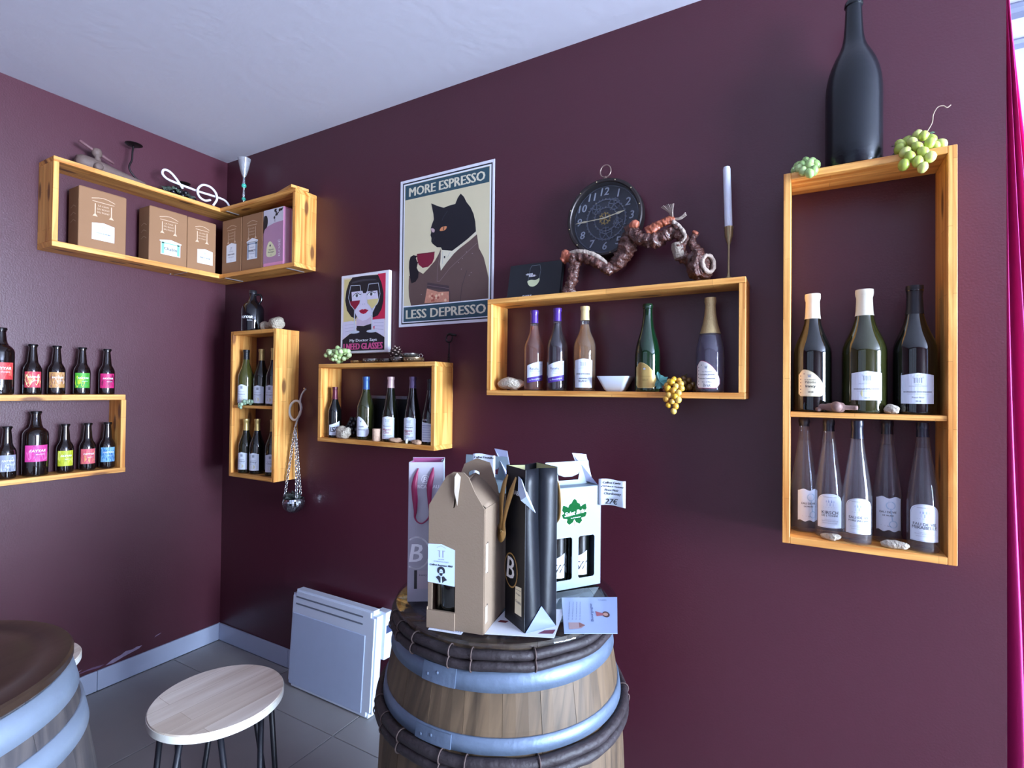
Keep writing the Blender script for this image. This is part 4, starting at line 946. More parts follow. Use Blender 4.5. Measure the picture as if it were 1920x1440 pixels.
def vine():
    v = thing('vine_root', 'gnarled dark varnished vine root lying along the wide shelf before the clock', 'root', (2.40, -.072, 1.8075))
    BARK = mat('#5a352c', .28, coat=.35, var=.9, scale=70, bump=.9, bscale=110)
    PALEW, CUT, RB = mat('#b3a294', .6, var=.35, scale=70, bump=.5, bscale=120), mat('#b8684e', .5, var=.35, scale=60), mat('#a8583a', .4, coat=.3, var=.6, scale=50, bump=.5, bscale=100)
    o = Vector((2.40, -.072, 1.8075))
    def seg(name, pts, rad, m, y=-.07, ns=.50, nf=55, k=16, label=None, sg=18):
        rad = [q*1.12 for q in rad]
        P = []
        for i, q in enumerate(pts):
            yy = q[2] if len(q) > 2 else y
            P.append(Vector((q[0], yy, q[1])) - o)
        return tobj(name, crom(P, k), rad, m, v, sg, False, ns, nf, label)
    seg('trunk', [(2.345,1.880,-.062), (2.38,1.903,-.06), (2.410,1.943,-.058), (2.423,1.985,-.062), (2.440,2.008,-.075), (2.455,1.985,-.082), (2.485,1.968,-.084), (2.522,1.962,-.082), (2.548,1.978,-.078), (2.575,1.985,-.075), (2.600,1.965,-.075), (2.605,1.945,-.077), (2.593,1.920,-.08), (2.598,1.888,-.08)], [.017,.021,.025,.024,.021,.019,.021,.022,.019,.018,.016,.014,.016,.013], BARK, k=14, sg=20)
    seg('arm', [(2.215,1.938), (2.245,1.944), (2.285,1.928), (2.325,1.905), (2.352,1.880), (2.362,1.868)], [.018,.017,.018,.017,.015,.010], BARK)
    seg('leg', [(2.203,1.8115,-.075), (2.212,1.840,-.075), (2.222,1.875,-.073), (2.228,1.908,-.071), (2.224,1.942,-.07)], [.021,.017,.016,.016,.018], BARK)
    seg('stub', [(2.176,1.936), (2.196,1.949), (2.222,1.945)], [.013,.017,.015], CUT, label='reddish broken branch end')
    seg('pale_bark', [(2.21,1.958,-.078), (2.255,1.957,-.082), (2.30,1.942,-.082), (2.335,1.918,-.078), (2.352,1.900,-.075)], [.006,.008,.008,.007,.004], PALEW, ns=.3, label='pale peeling bark strip')
    seg('foot', [(2.205,1.8085,-.078), (2.222,1.8125,-.080), (2.238,1.8095,-.078)], [.010,.008,.004], PALEW)
    seg('cut_end', [(2.438,2.018,-.088), (2.450,2.022,-.094), (2.463,2.018,-.096)], [.010,.013,.010], CUT, ns=.15, label='pinkish sawn end')
    seg('red_branch', [(2.492,1.990,-.09), (2.528,2.006,-.092), (2.560,2.017,-.09), (2.580,2.025,-.086)], [.013,.014,.012,.008], RB, label='orange red stripped branch')
    for q in range(9):
        a = -.9 + .17*q; seg('fibre', [(2.574,2.020,-.086), (2.572 + .012*math.sin(a), 2.046, -.086 - .002*q), (2.570 + .034*math.sin(a) - .006, 2.060 + .012*math.cos(a), -.088 - .003*(q % 3))], [.003,.0018,.0012], PALEW, ns=.1, k=4, sg=5)
    for q in range(3): seg('fibre', [(2.578,2.022,-.086), (2.600,2.024-.003*q,-.09), (2.616+.002*q,2.036-.004*q,-.092)], [.0035,.002,.0012], PALEW, ns=.1, k=4, sg=5)
    seg('pale_bark', [(2.578,2.012,-.096), (2.600,1.990,-.098), (2.617,1.958,-.098), (2.604,1.938,-.098)], [.006,.006,.005,.003], PALEW, label='pale peeling bark strip')
    seg('rope_wrap', [(2.588,1.942,-.084), (2.590,1.922,-.084), (2.597,1.893,-.084)], [.0165,.017,.015], mat('#9a8c7e', .7, var=.4, scale=60, bump=.8, bscale=160), ns=.08, label='pale fibrous wrapped stretch')
    seg('bridge', [(2.590,1.915,-.07), (2.612,1.898,-.07), (2.635,1.888,-.07)], [.013,.017,.022], BARK)
    seg('knob', [(2.643,1.972,-.07), (2.638,1.955,-.07), (2.634,1.932,-.07), (2.648,1.910,-.07), (2.650,1.885,-.07)], [.009,.008,.012,.017,.022], BARK)
    seg('knob_end', [(2.642,1.971,-.072), (2.646,1.976,-.074)], [.010,.008], CUT, ns=.1, k=2)
    seg('bulb', [(2.622,1.868,-.072), (2.640,1.862,-.074), (2.660,1.861,-.078), (2.676,1.862,-.086), (2.682,1.862,-.09)], [.014,.034,.041,.037,.030], BARK, ns=.30, nf=40, sg=26)
    C = Vector((2.687,1.863,-.094)); C = Vector((2.687, -.094, 1.863)) - o; ax = Vector((.72, -.62, .1)).normalized(); u = Vector((0,0,1)); u = (u - ax*u.dot(ax)).normalized(); w_ = ax.cross(u)
    tobj('hollow_ring', [C + u*.027*math.cos(2*PI*i/24) + w_*.022*math.sin(2*PI*i/24) for i in range(24)], .0065, mat('#b5a192', .6, var=.3, scale=80, bump=.5, bscale=150), v, 10, True, .5, 110, 'pale sawn rim of the hollow end')
    vs = [C - ax*.002 + u*.024*math.cos(2*PI*i/20) + w_*.019*math.sin(2*PI*i/20) for i in range(20)] + [C - ax*.03 + u*.010*math.cos(2*PI*i/20) + w_*.008*math.sin(2*PI*i/20) for i in range(20)]
    link('hollow', mesh('hollow', vs, [(i, (i+1) % 20, 20+(i+1) % 20, 20+i) for i in range(20)] + [tuple(range(20, 40))], mat('#6a5c54', .8, var=.5, scale=90)), v)
vine()
cd = thing('candlestick', 'slim brass candlestick on the right end of the wide shelf', 'candlestick', (2.742, -.062, 1.8075))
BRS = mat('#9c8a66', .35, .75, var=.2)
lobj('foot', [(0,0),(.022,0),(.022,.003),(.012,.009),(.005,.018),(.0032,.03)], BRS, cd, 28); lobj('stem', [(.0032,.028),(.003,.10),(.0036,.118)], BRS, cd, 14); lobj('cup', [(.0035,.116),(.008,.128),(.009,.135),(.0125,.142),(.013,.165),(.0145,.169),(.0145,.172),(.0115,.172),(.0115,.15),(0,.15)], BRS, cd, 24)
cn = lobj('candle', [(0,0),(.0113,0),(.0113,.150),(.0109,.205),(.009,.212),(.002,.213),(0,.213)], mat('#dfe4ee', .45, var=.03, sub=.2), None, 28); cn.location = (2.742, -.062, 1.8075 + .1505); cn.rotation_euler = (0, -.035, 0)
tag(cn, 'tall white candle standing in the slim brass candlestick', 'candle')
wk = tobj('wick', [(0, 0, .212), (.001, 0, .219)], .0009, mat('#3a3434', .8), cn, 6)
def slate_box():
    b = thing('gift_box', 'flat black gift box with a wine glass picture leaning at left of wide shelf', 'box', (1.935, -.060, 1.8075))
    M_ = Matrix.Rotation(-.22, 4, 'X')
    bm = bmesh.new(); bx(bm, 0, .226, 0, .018, 0, .148, .0015); bm.transform(M_); link('lid', bmm('lid', bm, mat('#15191f', .5, var=.1)), b)
    bm = bmesh.new(); bx(bm, .002, .224, .018, .024, .002, .146, .001); bm.transform(M_); link('tray', bmm('tray', bm, mat('#0e1014', .6)), b)
    fn = flat((0, -.0005, 0), (1, 0, 0), (0, 0, 1)); a = Art(lambda x, y, l: M_ @ fn(x, y*1.25, l))
    gl, wn = mat('#8a949c', .4), mat('#d6e0b4', .4)
    a.line(gl, [(.088,.062), (.091,.100), (.097,.110)], .0010); a.line(gl, [(.135,.062), (.138,.092), (.132,.110), (.097,.110)], .0010)
    a.poly(wn, [(.086,.060), (.100,.063), (.120,.061), (.136,.066), (.135,.054), (.125,.044), (.112,.040), (.097,.043), (.088,.052)], 1, True)
    a.build('printed_picture', b, 'wine glass outline'); a = Art(lambda x, y, l: M_ @ fn(x, y*1.25, l))
    a.text(WHITE, '-moss', .090, .082, wd=.030, bold=.0005); a.text(WHITE, 'eaux-', .105, .076, wd=.030, bold=.0005); a.text(WHITE, 'CHABLIS', .090, .010, wd=.040, bold=.0004)
    a.build('lettering', b)
slate_box()
# square porcelain bowl
def bowl():
    b = thing('square_bowl', 'white square porcelain bowl between the bottles of the wide shelf', 'bowl', (2.382, -.068, 1.4595), .05)
    bm = bmesh.new(); rings = []
    def sq(s, z, rr): 
        out = []
        for cxn, cyn, a0 in ((1,1,0), (-1,1,PI/2), (-1,-1,PI), (1,-1,3*PI/2)):
            for k in range(5): t = a0 + PI/2*k/4; out.append(bm.verts.new((cxn*(s-rr) + rr*math.cos(t), cyn*(s-rr) + rr*math.sin(t), z)))
        return out
    for s_, z, rr in ((.028,0,.008), (.030,.003,.008), (.034,.006,.01), (.047,.034,.012), (.054,.049,.012), (.0545,.0515,.012), (.052,.0515,.012), (.044,.034,.011), (.030,.010,.009)): rings.append(sq(s_, z, rr))
    for A_, B_ in zip(rings, rings[1:]):
        for i in range(20): bm.faces.new((A_[i], A_[(i+1) % 20], B_[(i+1) % 20], B_[i]))
    bm.faces.new(rings[0][::-1]); bm.faces.new(rings[-1])
    link('dish', bmm('dish', bm, mat('#d5deea', .15, var=.02, coat=.4), True, .7), b)
bowl()
# ---------------------------------------------------------------- grapes
def grapes(name, label, loc, cols, pts, r, leafs=(), stem=None, elong=1.2, stemcol='#6d6a3a', group='artificial grape bunches', rough=.32):
    g = thing(name, label, 'grapes', loc, 0, group)
    ms = [mat(c, rough, coat=.15, var=.12, scale=25, sub=.25) for c in cols]; mes = []
    vs, fs = lathe([(0, -elong), (.55, -.84*elong), (.86, -.45*elong), (1, 0), (.86, .45*elong), (.55, .84*elong), (0, elong)], 14)
    for m in ms:
        bm = bmesh.new(); bv = [bm.verts.new(Vector(v)*r) for v in vs]
        for f in fs: bm.faces.new([bv[i] for i in f])
        bmesh.ops.remove_doubles(bm, verts=bm.verts, dist=1e-6); mes.append(bmm('grape', bm, m, True))
    rr = random.Random(len(pts) * 7 + int(loc[0]*1000))
    for i, p in enumerate(pts):
        o = link('grape', mes[i % len(mes)], g); o.location = p; o.rotation_euler = (rr.uniform(-.6, .6), rr.uniform(-.6, .6), rr.uniform(0, 6)); k = rr.uniform(.88, 1.1); o.scale = (k, k, k)
    P = [Vector(p) for p in pts]
    c = sum(P, Vector()) / len(P)
    top = max(P, key=lambda q: q.z)
    if stem: tobj('stem', crom(stem, 5), .0014, mat(stemcol, .6), g, 6)
    for lf in leafs: leaf(g, *lf)
    return g
def leaf(parent, c, size, normal, up, col):
    n = Vector(normal).normalized(); u = Vector(up); u = (u - n*u.dot(n)).normalized(); r_ = u.cross(n)
    out = [(0,-.62),(.18,-.72),(.42,-.62),(.38,-.40),(.72,-.34),(.92,-.05),(.66,.02),(.80,.34),(.52,.36),(.40,.50),(.22,.62),(.10,.82),(0,1.0)]
    out = out + [(-x, y) for x, y in reversed(out[:-1])][:-1]
    vs = [Vector(c)] + [Vector(c) + (r_*x + u*y)*size + n*size*(.16*math.sin(5*x + 3*y) - .15*abs(x)) for x, y in out]
    N = len(out); fs = [(0, 1+i, 1+(i+1) % N) for i in range(N)]
    o = link('leaf', mesh('leaf', vs, fs, mat(col, .5, var=.3, scale=50), None, False), parent); s = o.modifiers.new('thick', 'SOLIDIFY'); s.thickness = .0007
def cluster(n, sx, sy, sz, r, seed, z0=True):
    """points packed on the outside of a blob without overlapping too much"""
    q = random.Random(seed); P = []; t = 0
    while len(P) < n and t < 6000:
        t += 1; a = q.uniform(0, 2*PI); b = math.acos(q.uniform(-1, 1)); k = q.uniform(.55, 1)
        p = Vector((sx*k*math.sin(b)*math.cos(a), sy*k*math.sin(b)*math.sin(a), sz*k*math.cos(b)))
        if all((p - w_).length > r*1.45 for w_ in P): P.append(p)
    zmin = min(p.z for p in P); return [(p.x, p.y, p.z - zmin + r) for p in P]
GGR = ['#b9cc7a', '#a3bd66', '#c6d68c']
# two green bunches on the tall shelf
grapes('grape_bunch', 'pale green grapes draped over the top right corner of the tall shelf', (3.205, -.098, 2.0875), ['#b6c25a', '#a5b54c', '#c6cd76'],
   [(-.035,-.005,.038), (-.018,.012,.050), (.002,.0,.058), (.020,.010,.054), (-.038,-.022,.020), (-.012,-.028,.030), (.012,-.02,.044), (.030,-.012,.034), (.050,-.010,.018), (-.028,.015,.016), (.020,.018,.020), (.0,.02,.016), (-.004,-.040,.010), (.022,-.034,.016), (-.030,-.045,.000), (.006,-.052,-.010), (-.022,-.056,-.018), (.020,-.054,-.026), (-.006,-.058,-.034), (-.034,-.056,-.036), (.004,-.060,-.052), (.034,-.028,.010)], .0125,
   [((.018,.018,.062), .026, (0,-.5,.8), (.8,0,.3), '#4d6848'), ((-.030,.02,.050), .022, (-.3,-.6,.7), (-.8,0,.3), '#465c42'), ((-.045,.01,.02), .022, (-.4,-.6,.5), (-.8,.2,-.1), '#3d5440')],
   [(.018,.012,.055), (.034,.010,.085), (.036,.004,.105), (.044,.0,.120), (.056,.002,.122), (.064,.004,.116), (.072,.006,.122)], stemcol='#a08a78')
grapes('grape_bunch', 'small bunch of pale green grapes at the top left corner of the tall shelf', (2.950, -.112, 2.0875), ['#9fbb72', '#8fae68', '#adc684'],
   [(-.018,.010,.030), (.002,.004,.038), (.018,.002,.032), (-.026,.0,.014), (-.008,-.010,.022), (.012,-.012,.024), (.026,-.006,.018), (.0,.02,.014), (-.016,-.024,.010), (.010,-.030,.006), (.020,-.034,-.008), (-.006,-.036,-.004), (.010,-.042,-.016)], .0118)
# yellow bunch hanging over the wide shelf
grapes('grape_bunch', 'yellow grapes with a teal leaf hanging over the front of the wide shelf', (2.588, -.108, 1.4595), ['#d8a92e', '#cf9a3a', '#dcb95e', '#c9a04a'],
   [(.0,-.006,.040), (.014,-.002,.036), (-.014,.0,.032), (.022,-.012,.026), (-.004,-.018,.030), (-.020,-.012,.020), (.010,-.024,.018), (.026,-.02,.012), (-.014,-.027,.010), (.004,-.030,.004), (.020,-.032,-.002), (-.010,-.034,-.010), (.010,-.036,-.014), (-.018,-.032,-.022), (.020,-.036,-.024), (.002,-.038,-.030), (-.010,-.036,-.042), (.012,-.036,-.044), (.006,-.036,-.060)], .0098,
   [((-.050,.01,.034), .034, (-.1,-1,.15), (-.2,0,1), '#4d8a84'), ((-.028,.0,.012), .014, (0,-1,.2), (-.6,0,.4), '#8a4a2e')], [(-.03,.02,.03), (-.01,.0,.042), (.0,-.004,.05)], 1.1, '#7d6a3a')
grapes('grape_bunch', 'dull brown dried grapes behind the yellow bunch in the wide shelf', (2.605, -.052, 1.4595), ['#6d5426', '#7a5f30', '#5c4a22'],
   [(0,0,.044), (.016,.004,.038), (-.016,.002,.036), (.030,.0,.024), (.004,-.01,.030), (-.026,.006,.020), (.02,-.006,.016), (.044,.002,.014), (.008,.012,.012), (-.012,.012,.012), (.034,.014,.012)], .0098, (), [(0,0,.05), (.01,.01,.06)], 1.1)
# pale green bunch on the five-bottle shelf
grapes('grape_bunch', 'pale green grape bunch lying left of the small framed picture', (1.035, -.085, 1.5745), ['#a9bc80', '#93ab6c', '#bccb98', '#9db47a'], cluster(42, .072, .034, .036, .0105, 5), .0118, (), [(-.06,0,.03), (-.08,.005,.045)], 1.05)
grapes('grape_bunch', 'black grape bunch behind the pale rock in the five bottle shelf', (1.108, -.046, 1.2295), ['#15151c', '#1d1b26', '#101016'], cluster(34, .044, .022, .046, .011, 9), .0115, (), None, 1.05)
grapes('grape_bunch', 'small pale green sprig of grapes on the middle board of the narrow shelf', (.414, -.129, 1.3665), ['#8fa88e', '#a9bfa2', '#7f9a82'],
   [(-.03,0,.009), (-.018,-.010,.014), (-.005,-.004,.012), (.008,.0,.018), (.020,.004,.022), (.032,.008,.020), (.014,.012,.010), (-.012,-.020,.006), (-.022,-.024,-.004), (-.010,-.026,-.010), (-.030,-.020,.004), (.0,-.014,.022)], .0088)
grapes('grape_bunch', 'black grapes with grey green leaves on the corner shelf under the neon tube', (.075, -.305, 2.4465), ['#17161c', '#22212a', '#101014'], cluster(30, .030, .085, .022, .0105, 3), .0112,
   [((.03,-.075,.034), .036, (.6,-.2,.7), (0,-1,.2), '#3c463c'), ((.035,-.03,.040), .030, (.6,.1,.7), (0,1,.1), '#4a5648'), ((.03,.04,.030), .03, (.7,0,.6), (0,1,-.2), '#2e3630')], None, 1.05)
# ---------------------------------------------------------------- on the corner shelf
WOODT = mat('#6a5650', .65, var=.25, scale=30, bump=.15, bscale=120)
sp = thing('wooden_tap', 'large turned wooden barrel tap lying on the left end of the corner shelf', 'tap', (.075, -.70, 2.4465))
vs, fs = lathe([(0,-.05),(.022,-.048),(.032,-.03),(.034,0),(.032,.03),(.029,.06),(.024,.10),(.018,.16),(.013,.215),(.010,.235),(0,.236)], 20)
R_ = Matrix.Rotation(-PI/2 - .062, 4, 'X'); M_ = Matrix.Translation((0, 0, .036)) @ R_
link('body', mesh('body', [M_ @ Vector(v) for v in vs], fs, WOODT, None, True), sp)
vs, fs = lathe([(0,-.02),(.010,-.018),(.012,0),(.013,.025),(.010,.034),(.0185,.040),(.021,.055),(.017,.070),(0,.076)], 16); M2 = Matrix.Translation((.004, .035, .045)) @ Matrix.Rotation(.12, 4, 'X')
link('key', mesh('key', [M2 @ Vector(v) for v in vs], fs, WOODT, None, True), sp)
tobj('key_handle', [Vector(p) for p in ((.006, -.040, .128), (.004, .0, .112), (.004, .035, .098), (.004, .075, .083), (.002, .098, .076))], [.0065,.007,.009,.007,.006], mat('#6e4a4e', .6, var=.15), sp, 10)
vs, fs = lathe([(0,0),(.017,.002),(.0175,.028),(.012,.034),(0,.034)], 16); M3 = Matrix.Translation((.018, .022, .024)) @ Matrix.Rotation(PI/2, 4, 'Y')
link('spout', mesh('spout', [M3 @ Vector(v) for v in vs], fs, WOODT, None, True), sp)
IRONB = mat('#1d1417', .45, .5, var=.2)
cs = thing('iron_candle_holder', 'black wrought iron candle holder with two dishes on the corner shelf', 'candle holder', (.07, -.45, 2.4465))
def dish(nm, c, r, tilt=.0):
    o = lobj(nm, [(0,0),(r*.7,0),(r,.006),(r*.99,.0075),(r*.68,.0022),(0,.0022)], IRONB, cs, 28); o.location = c; o.rotation_euler = (tilt, 0, 0)
dish('dish', (0, -.067, .198), .037); dish('dish', (-.005, .173, .092), .032)
tobj('stem', crom([(0,-.068,.198), (0,-.072,.165), (0,-.074,.125), (.0,-.085,.085), (0,-.066,.052), (0,-.02,.022), (.0,.03,.009), (0,.09,.018), (-.003,.15,.06), (-.005,.172,.094)], 6), .0042, IRONB, cs, 8)
for y in (-.01, .06): tobj('foot', crom([(-.035,y,.004), (-.012,y+.004,.012), (0,y+.008,.012), (.012,y+.004,.012), (.04,y,.004)], 5), .0038, IRONB, cs, 8)
nt_ = thing('neon_tube', 'bent white neon tube in the outline of a glass, lying on the corner shelf', 'neon light', (.10, -.24, 2.4465))
NE = mat('#f3f3fb', .3, var=.01)
def nz(l, k): return crom([(.022 - .12*(z - 2.4465) + .004, y + .24, z - 2.4465) for y, z in l], k)
tobj('tube', nz([(-.31,2.495),(-.335,2.53),(-.36,2.556),(-.382,2.566),(-.401,2.560),(-.406,2.538),(-.384,2.520),(-.335,2.514),(-.275,2.511),(-.223,2.509),(-.144,2.511),(-.097,2.510),(-.071,2.498),(-.055,2.470)], 7), .0058, NE, nt_, 10)
nt2 = [( .034, y + .24, z - 2.4465) for y, z in [(-.173,2.478),(-.203,2.466),(-.232,2.476),(-.243,2.504),(-.231,2.532),(-.209,2.548),(-.174,2.548),(-.146,2.527),(-.138,2.494),(-.158,2.4535)]]
tobj('ring_tube', crom(nt2, 7), .0058, NE, nt_, 10)
gv = thing('glass_goblet', 'slender silvery glass goblet with turquoise beads on the short corner shelf', 'goblet', (.284, -.080, 2.4465))
SG = mat('#b9bcc4', .12, .85, var=.35, scale=60, bump=.3, bscale=150); TQ = mat('#3fae98', .25, coat=.5, var=.2)
lobj('foot', [(0,0),(.026,0),(.026,.003),(.006,.008),(.004,.014)], SG, gv, 24)
lobj('stem', [(.004,.012),(.0045,.05),(.0075,.06),(.006,.075),(.0045,.10),(.0075,.115),(.0085,.13),(.006,.145),(.006,.165)], SG, gv, 16)
lobj('bead', [(0,.030),(.0085,.034),(.011,.041),(.0085,.048),(0,.052)], TQ, gv, 14); lobj('bead', [(0,.100),(.010,.105),(.0135,.114),(.010,.123),(0,.128)], TQ, gv, 14)
lobj('bowl', [(.006,.160),(.013,.175),(.020,.20),(.027,.232),(.033,.262),(.0318,.262),(.025,.232),(.018,.20),(.011,.177),(0,.170)], glass('goblet_glass', (.80, .80, .82), 1.9, .08, (.8, .8, .85), .22), gv, 24)
lobj('lower_bowl_foil', [(.0062,.158),(.012,.175),(.0165,.192),(.0160,.196),(.011,.182),(0,.176)], SG, gv, 20)

# ---------------------------------------------------------------- small things on and in the shelves
STONE, PALES, FLESH = mat('#b3a794', .85, var=.4, scale=60, bump=1.0, bscale=120), mat('#bbb09f', .85, var=.35, scale=70, bump=.9, bscale=140), mat('#b8957a', .8, var=.35, scale=60, bump=.4, bscale=110)
def stone(label, loc, s, m, rz=0, amp=.25, f=30, seed=0, group='stones and fossils on the shelves', name='fossil_stone'):
    o = link(name, rock_mesh(name, s[0], s[1], s[2], m, amp, f, seed)); o.location = loc; o.rotation_euler = (0, 0, rz); return tag(o, label, 'stone', group)
def mushroom_stone():
    r = thing('fossil_stone', 'pale bone shaped stone with two round ends beside the black jug', 'stone', (.545, -.085, 1.7575), -.08, 'stones and fossils on the shelves')
    for nm, c, s, sd in (('large_end', (.055, -.004, .0), (.047, .036, .034), 3), ('small_end', (-.062, 0, 0), (.026, .026, .026), 5)):
        o = link(nm, rock_mesh(nm, *s, STONE, .22, 32, sd), r); o.location = c
    tobj('neck', [(-.06, 0, .024), (-.02, 0, .026), (.02, 0, .028), (.05, 0, .030)], [.016, .016, .017, .022], STONE, r, 14, False, .3, 60)
mushroom_stone()
stone('pale lumpy fossil stone in the left corner of the wide shelf', (1.976, -.082, 1.4595), (.050, .033, .024), PALES, .1, .30, 32, 2)
stone('rough pale rock in front of the black grapes, five bottle shelf', (1.103, -.104, 1.2295), (.044, .020, .030), PALES, 0, .35, 40, 4)
stone('pinkish flat stone before the red lettered bottle with pink capsule', (1.424, -.112, 1.2295), (.036, .012, .010), FLESH, .15, .4, 50, 6)
stone('pinkish flat stone at the right front of the five bottle shelf', (1.541, -.112, 1.2295), (.028, .013, .011), FLESH, -.1, .4, 50, 7)
stone('tiny white pebble lying between two pinkish flat stones', (1.487, -.113, 1.2295), (.006, .010, .011), mat('#d5d8c8', .8, var=.2, scale=60), .3, .3, 60, 8)
stone('small white stone on the middle board of the tall shelf', (3.150, -.120, 1.4075), (.017, .012, .014), PALES, 0, .3, 60, 9)
stone('pale curled fossil shell under the KIRSCH bottle', (3.014, -.120, 1.0545), (.025, .011, .010), PALES, -.28, .3, 45, 11)
stone('pale curled fossil shell between the POIRE WILLIAMS and MIRABELLE bottles', (3.155, -.121, 1.0545), (.031, .013, .011), PALES, -.22, .3, 45, 12)
ck = lobj('wine_cork', [(0,0),(.0185,0),(.0195,.002),(.0195,.052),(.0185,.054),(0,.054)], mat('#c9a890', .85, var=.3, scale=90, bump=.4, bscale=150), None, 24); ck.location = (1.304, -.100, 1.2295); tag(ck, 'large pale cork standing upright between the blue and pink capsule bottles', 'cork')
tap = thing('wooden_tap', 'small turned wooden barrel tap lying on the middle board of the tall shelf', 'tap', (3.025, -.128, 1.4075), -.30)
WT2 = mat('#7b5f58', .6, var=.15, scale=40)
def turned(nm, prof_, M, par, m=WT2, seg=16):
    vs, fs = lathe(prof_, seg); return link(nm, mesh(nm, [M @ Vector(v) for v in vs], fs, m, None, True), par)
MX = Matrix.Translation((0, 0, .0145)) @ Matrix.Rotation(PI/2, 4, 'Y')
turned('body', [(0,-.048),(.0075,-.047),(.0095,-.036),(.0085,-.026),(.011,-.018),(.0125,-.004),(.0145,.008),(.012,.018),(.0065,.022),(.006,.046),(.0055,.051),(0,.051)], MX, tap)
turned('key', [(0,-.004),(.010,0),(.0135,.008),(.0125,.020),(.008,.025),(0,.026)], Matrix.Translation((.006, -.006, .012)) @ Matrix.Rotation(PI/2 - .4, 4, 'X'), tap)
turned('spout', [(0,0),(.0065,.001),(.006,.015),(0,.016)], Matrix.Translation((-.040, -.002, .008)) @ Matrix.Rotation(PI/2, 4, 'X'), tap)
# black picture box behind the bottles
bb = thing('gift_box', 'black gift box with a silver top edge behind the five dark bottles', 'box', (1.182, -.0185, 1.2295))
box('box_body', (0, .228, -.008, .018, 0, .185), mat('#121216', .45), bb, .002); box('top_edge', (0, .228, -.0085, .018, .185, .199), mat('#8d8a96', .35, .5), bb, .001, 'silver grey top edge')
a = Art(flat((0, -.0084, 0), (1, 0, 0), (0, 0, 1))); tn = mat('#8a7466', .5); a.line(tn, [(.085,.03),(.08,.06),(.085,.085),(.10,.095),(.115,.09)], .004); a.line(tn, [(.095,.03),(.092,.06),(.10,.08)], .003); a.build('printed_stem', bb)
# tins, cone and corkscrew on the five-bottle shelf
SIL = mat('#8f8a86', .25, .9, var=.3, scale=30)
def tin(label, x, y, r, h, z=1.5745, m=None, rib=True):
    t = thing('wine_taster', label, 'cup', (x, y, z), rnd.random()*3, 'small metal wine tasting cups under the framed picture')
    p = [(0,0),(r*.72,0),(r*.86,h*.15),(r*.98,h*.55),(r,h),(r*.97,h),(r*.93,h*.55),(r*.80,h*.2),(0,h*.22)]
    lobj('cup', p, m or SIL, t, 32)
    bm = bmesh.new()
    for k in range(18): a_ = 2*PI*k/18; bmesh.ops.create_icosphere(bm, subdivisions=1, radius=h*.16, matrix=Matrix.Translation((r*.955*math.cos(a_), r*.955*math.sin(a_), h*.5)))
    link('embossed_beads', bmm('embossed_beads', bm, m or SIL, True), t)
    tobj('thumb_loop', [(r + .009 + .008*math.cos(2*PI*i/14), .0, h*.6 + .008*math.sin(2*PI*i/14)) for i in range(14)], .0014, m or SIL, t, 6, True)
tin('small brass tasting cup right of the green grapes', 1.158, -.085, .027, .014, m=mat('#a88a5c', .3, .85, var=.3))
tin('wide silver tasting cup under the framed picture', 1.252, -.080, .043, .019)
tin('dark silver tasting cup left of the pine cone stack', 1.350, -.092, .030, .018, m=mat('#5d5552', .3, .85, var=.3))
tin('dark silver tasting cup right of the pine cone', 1.412, -.088, .032, .023, m=mat('#6d645f', .3, .85, var=.3))
tin('wide brassy tasting cup at the right end of the row', 1.495, -.085, .045, .020, m=mat('#9a8468', .28, .85, var=.3))
tin('silver tasting cup stacked upside on the two right cups', 1.462, -.072, .043, .016, 1.5975)
pc = thing('pine_cone', 'small brown pine cone standing under the right corner of the framed picture', 'pine cone', (1.362, -.048, 1.5745))
PCB = mat('#3c2a26', .7, var=.25); lobj('core', [(0,0),(.012,.004),(.015,.02),(.011,.05),(.004,.07),(0,.074)], PCB, pc, 12)
for k in range(46):
    t = k/46; a_ = k*2.39996; r0 = .026*math.sin(PI*(.22 + .72*t))**.8 + .003; z = .006 + .066*t
    d = Vector((math.cos(a_), math.sin(a_), 0)); s_ = Vector((-d.y, d.x, 0)); wv = .0075*(1 - .45*t); c0 = Vector((0,0,z)) + d*(r0*.35); c1 = Vector((0,0,z + .006)) + d*r0
    vs = [c0 - s_*wv*.5, c0 + s_*wv*.5, c1 + s_*wv, c1 + d*.003 + Vector((0,0,.004)), c1 - s_*wv, c0 - Vector((0,0,.003)), c1 - Vector((0,0,.0028))]
    link('scale', mesh('scale', vs, [(0,1,2,3,4), (5,1,0), (5,6,2,1), (5,0,4,6), (6,3,2), (6,4,3)], [PCB, mat('#b9a294', .6)], [0,0,0,0,1,1]), pc)
cs2 = thing('corkscrew', 'dark iron corkscrew standing upright at the right end of five bottle shelf', 'corkscrew', (1.640, -.030, 1.5745))
tobj('shank', [(0,0,.036), (.001,0,.09)], .0026, IRONB, cs2, 8)
tobj('screw', [(.0045*math.cos(i*.9), .0045*math.sin(i*.9), .001 + .0010*i) for i in range(37)], .0016, IRONB, cs2, 6)
tobj('frame', crom([(.001,0,.085), (-.014,0,.092), (-.011,0,.112), (.004,0,.118), (.017,0,.110), (.012,0,.092), (.001,0,.085)], 5), .0032, IRONB, cs2, 8)
tobj('handle', [(-.010,0,.118), (.004,0,.121), (.036,0,.113)], [.004,.0055,.0042], IRONB, cs2, 10)

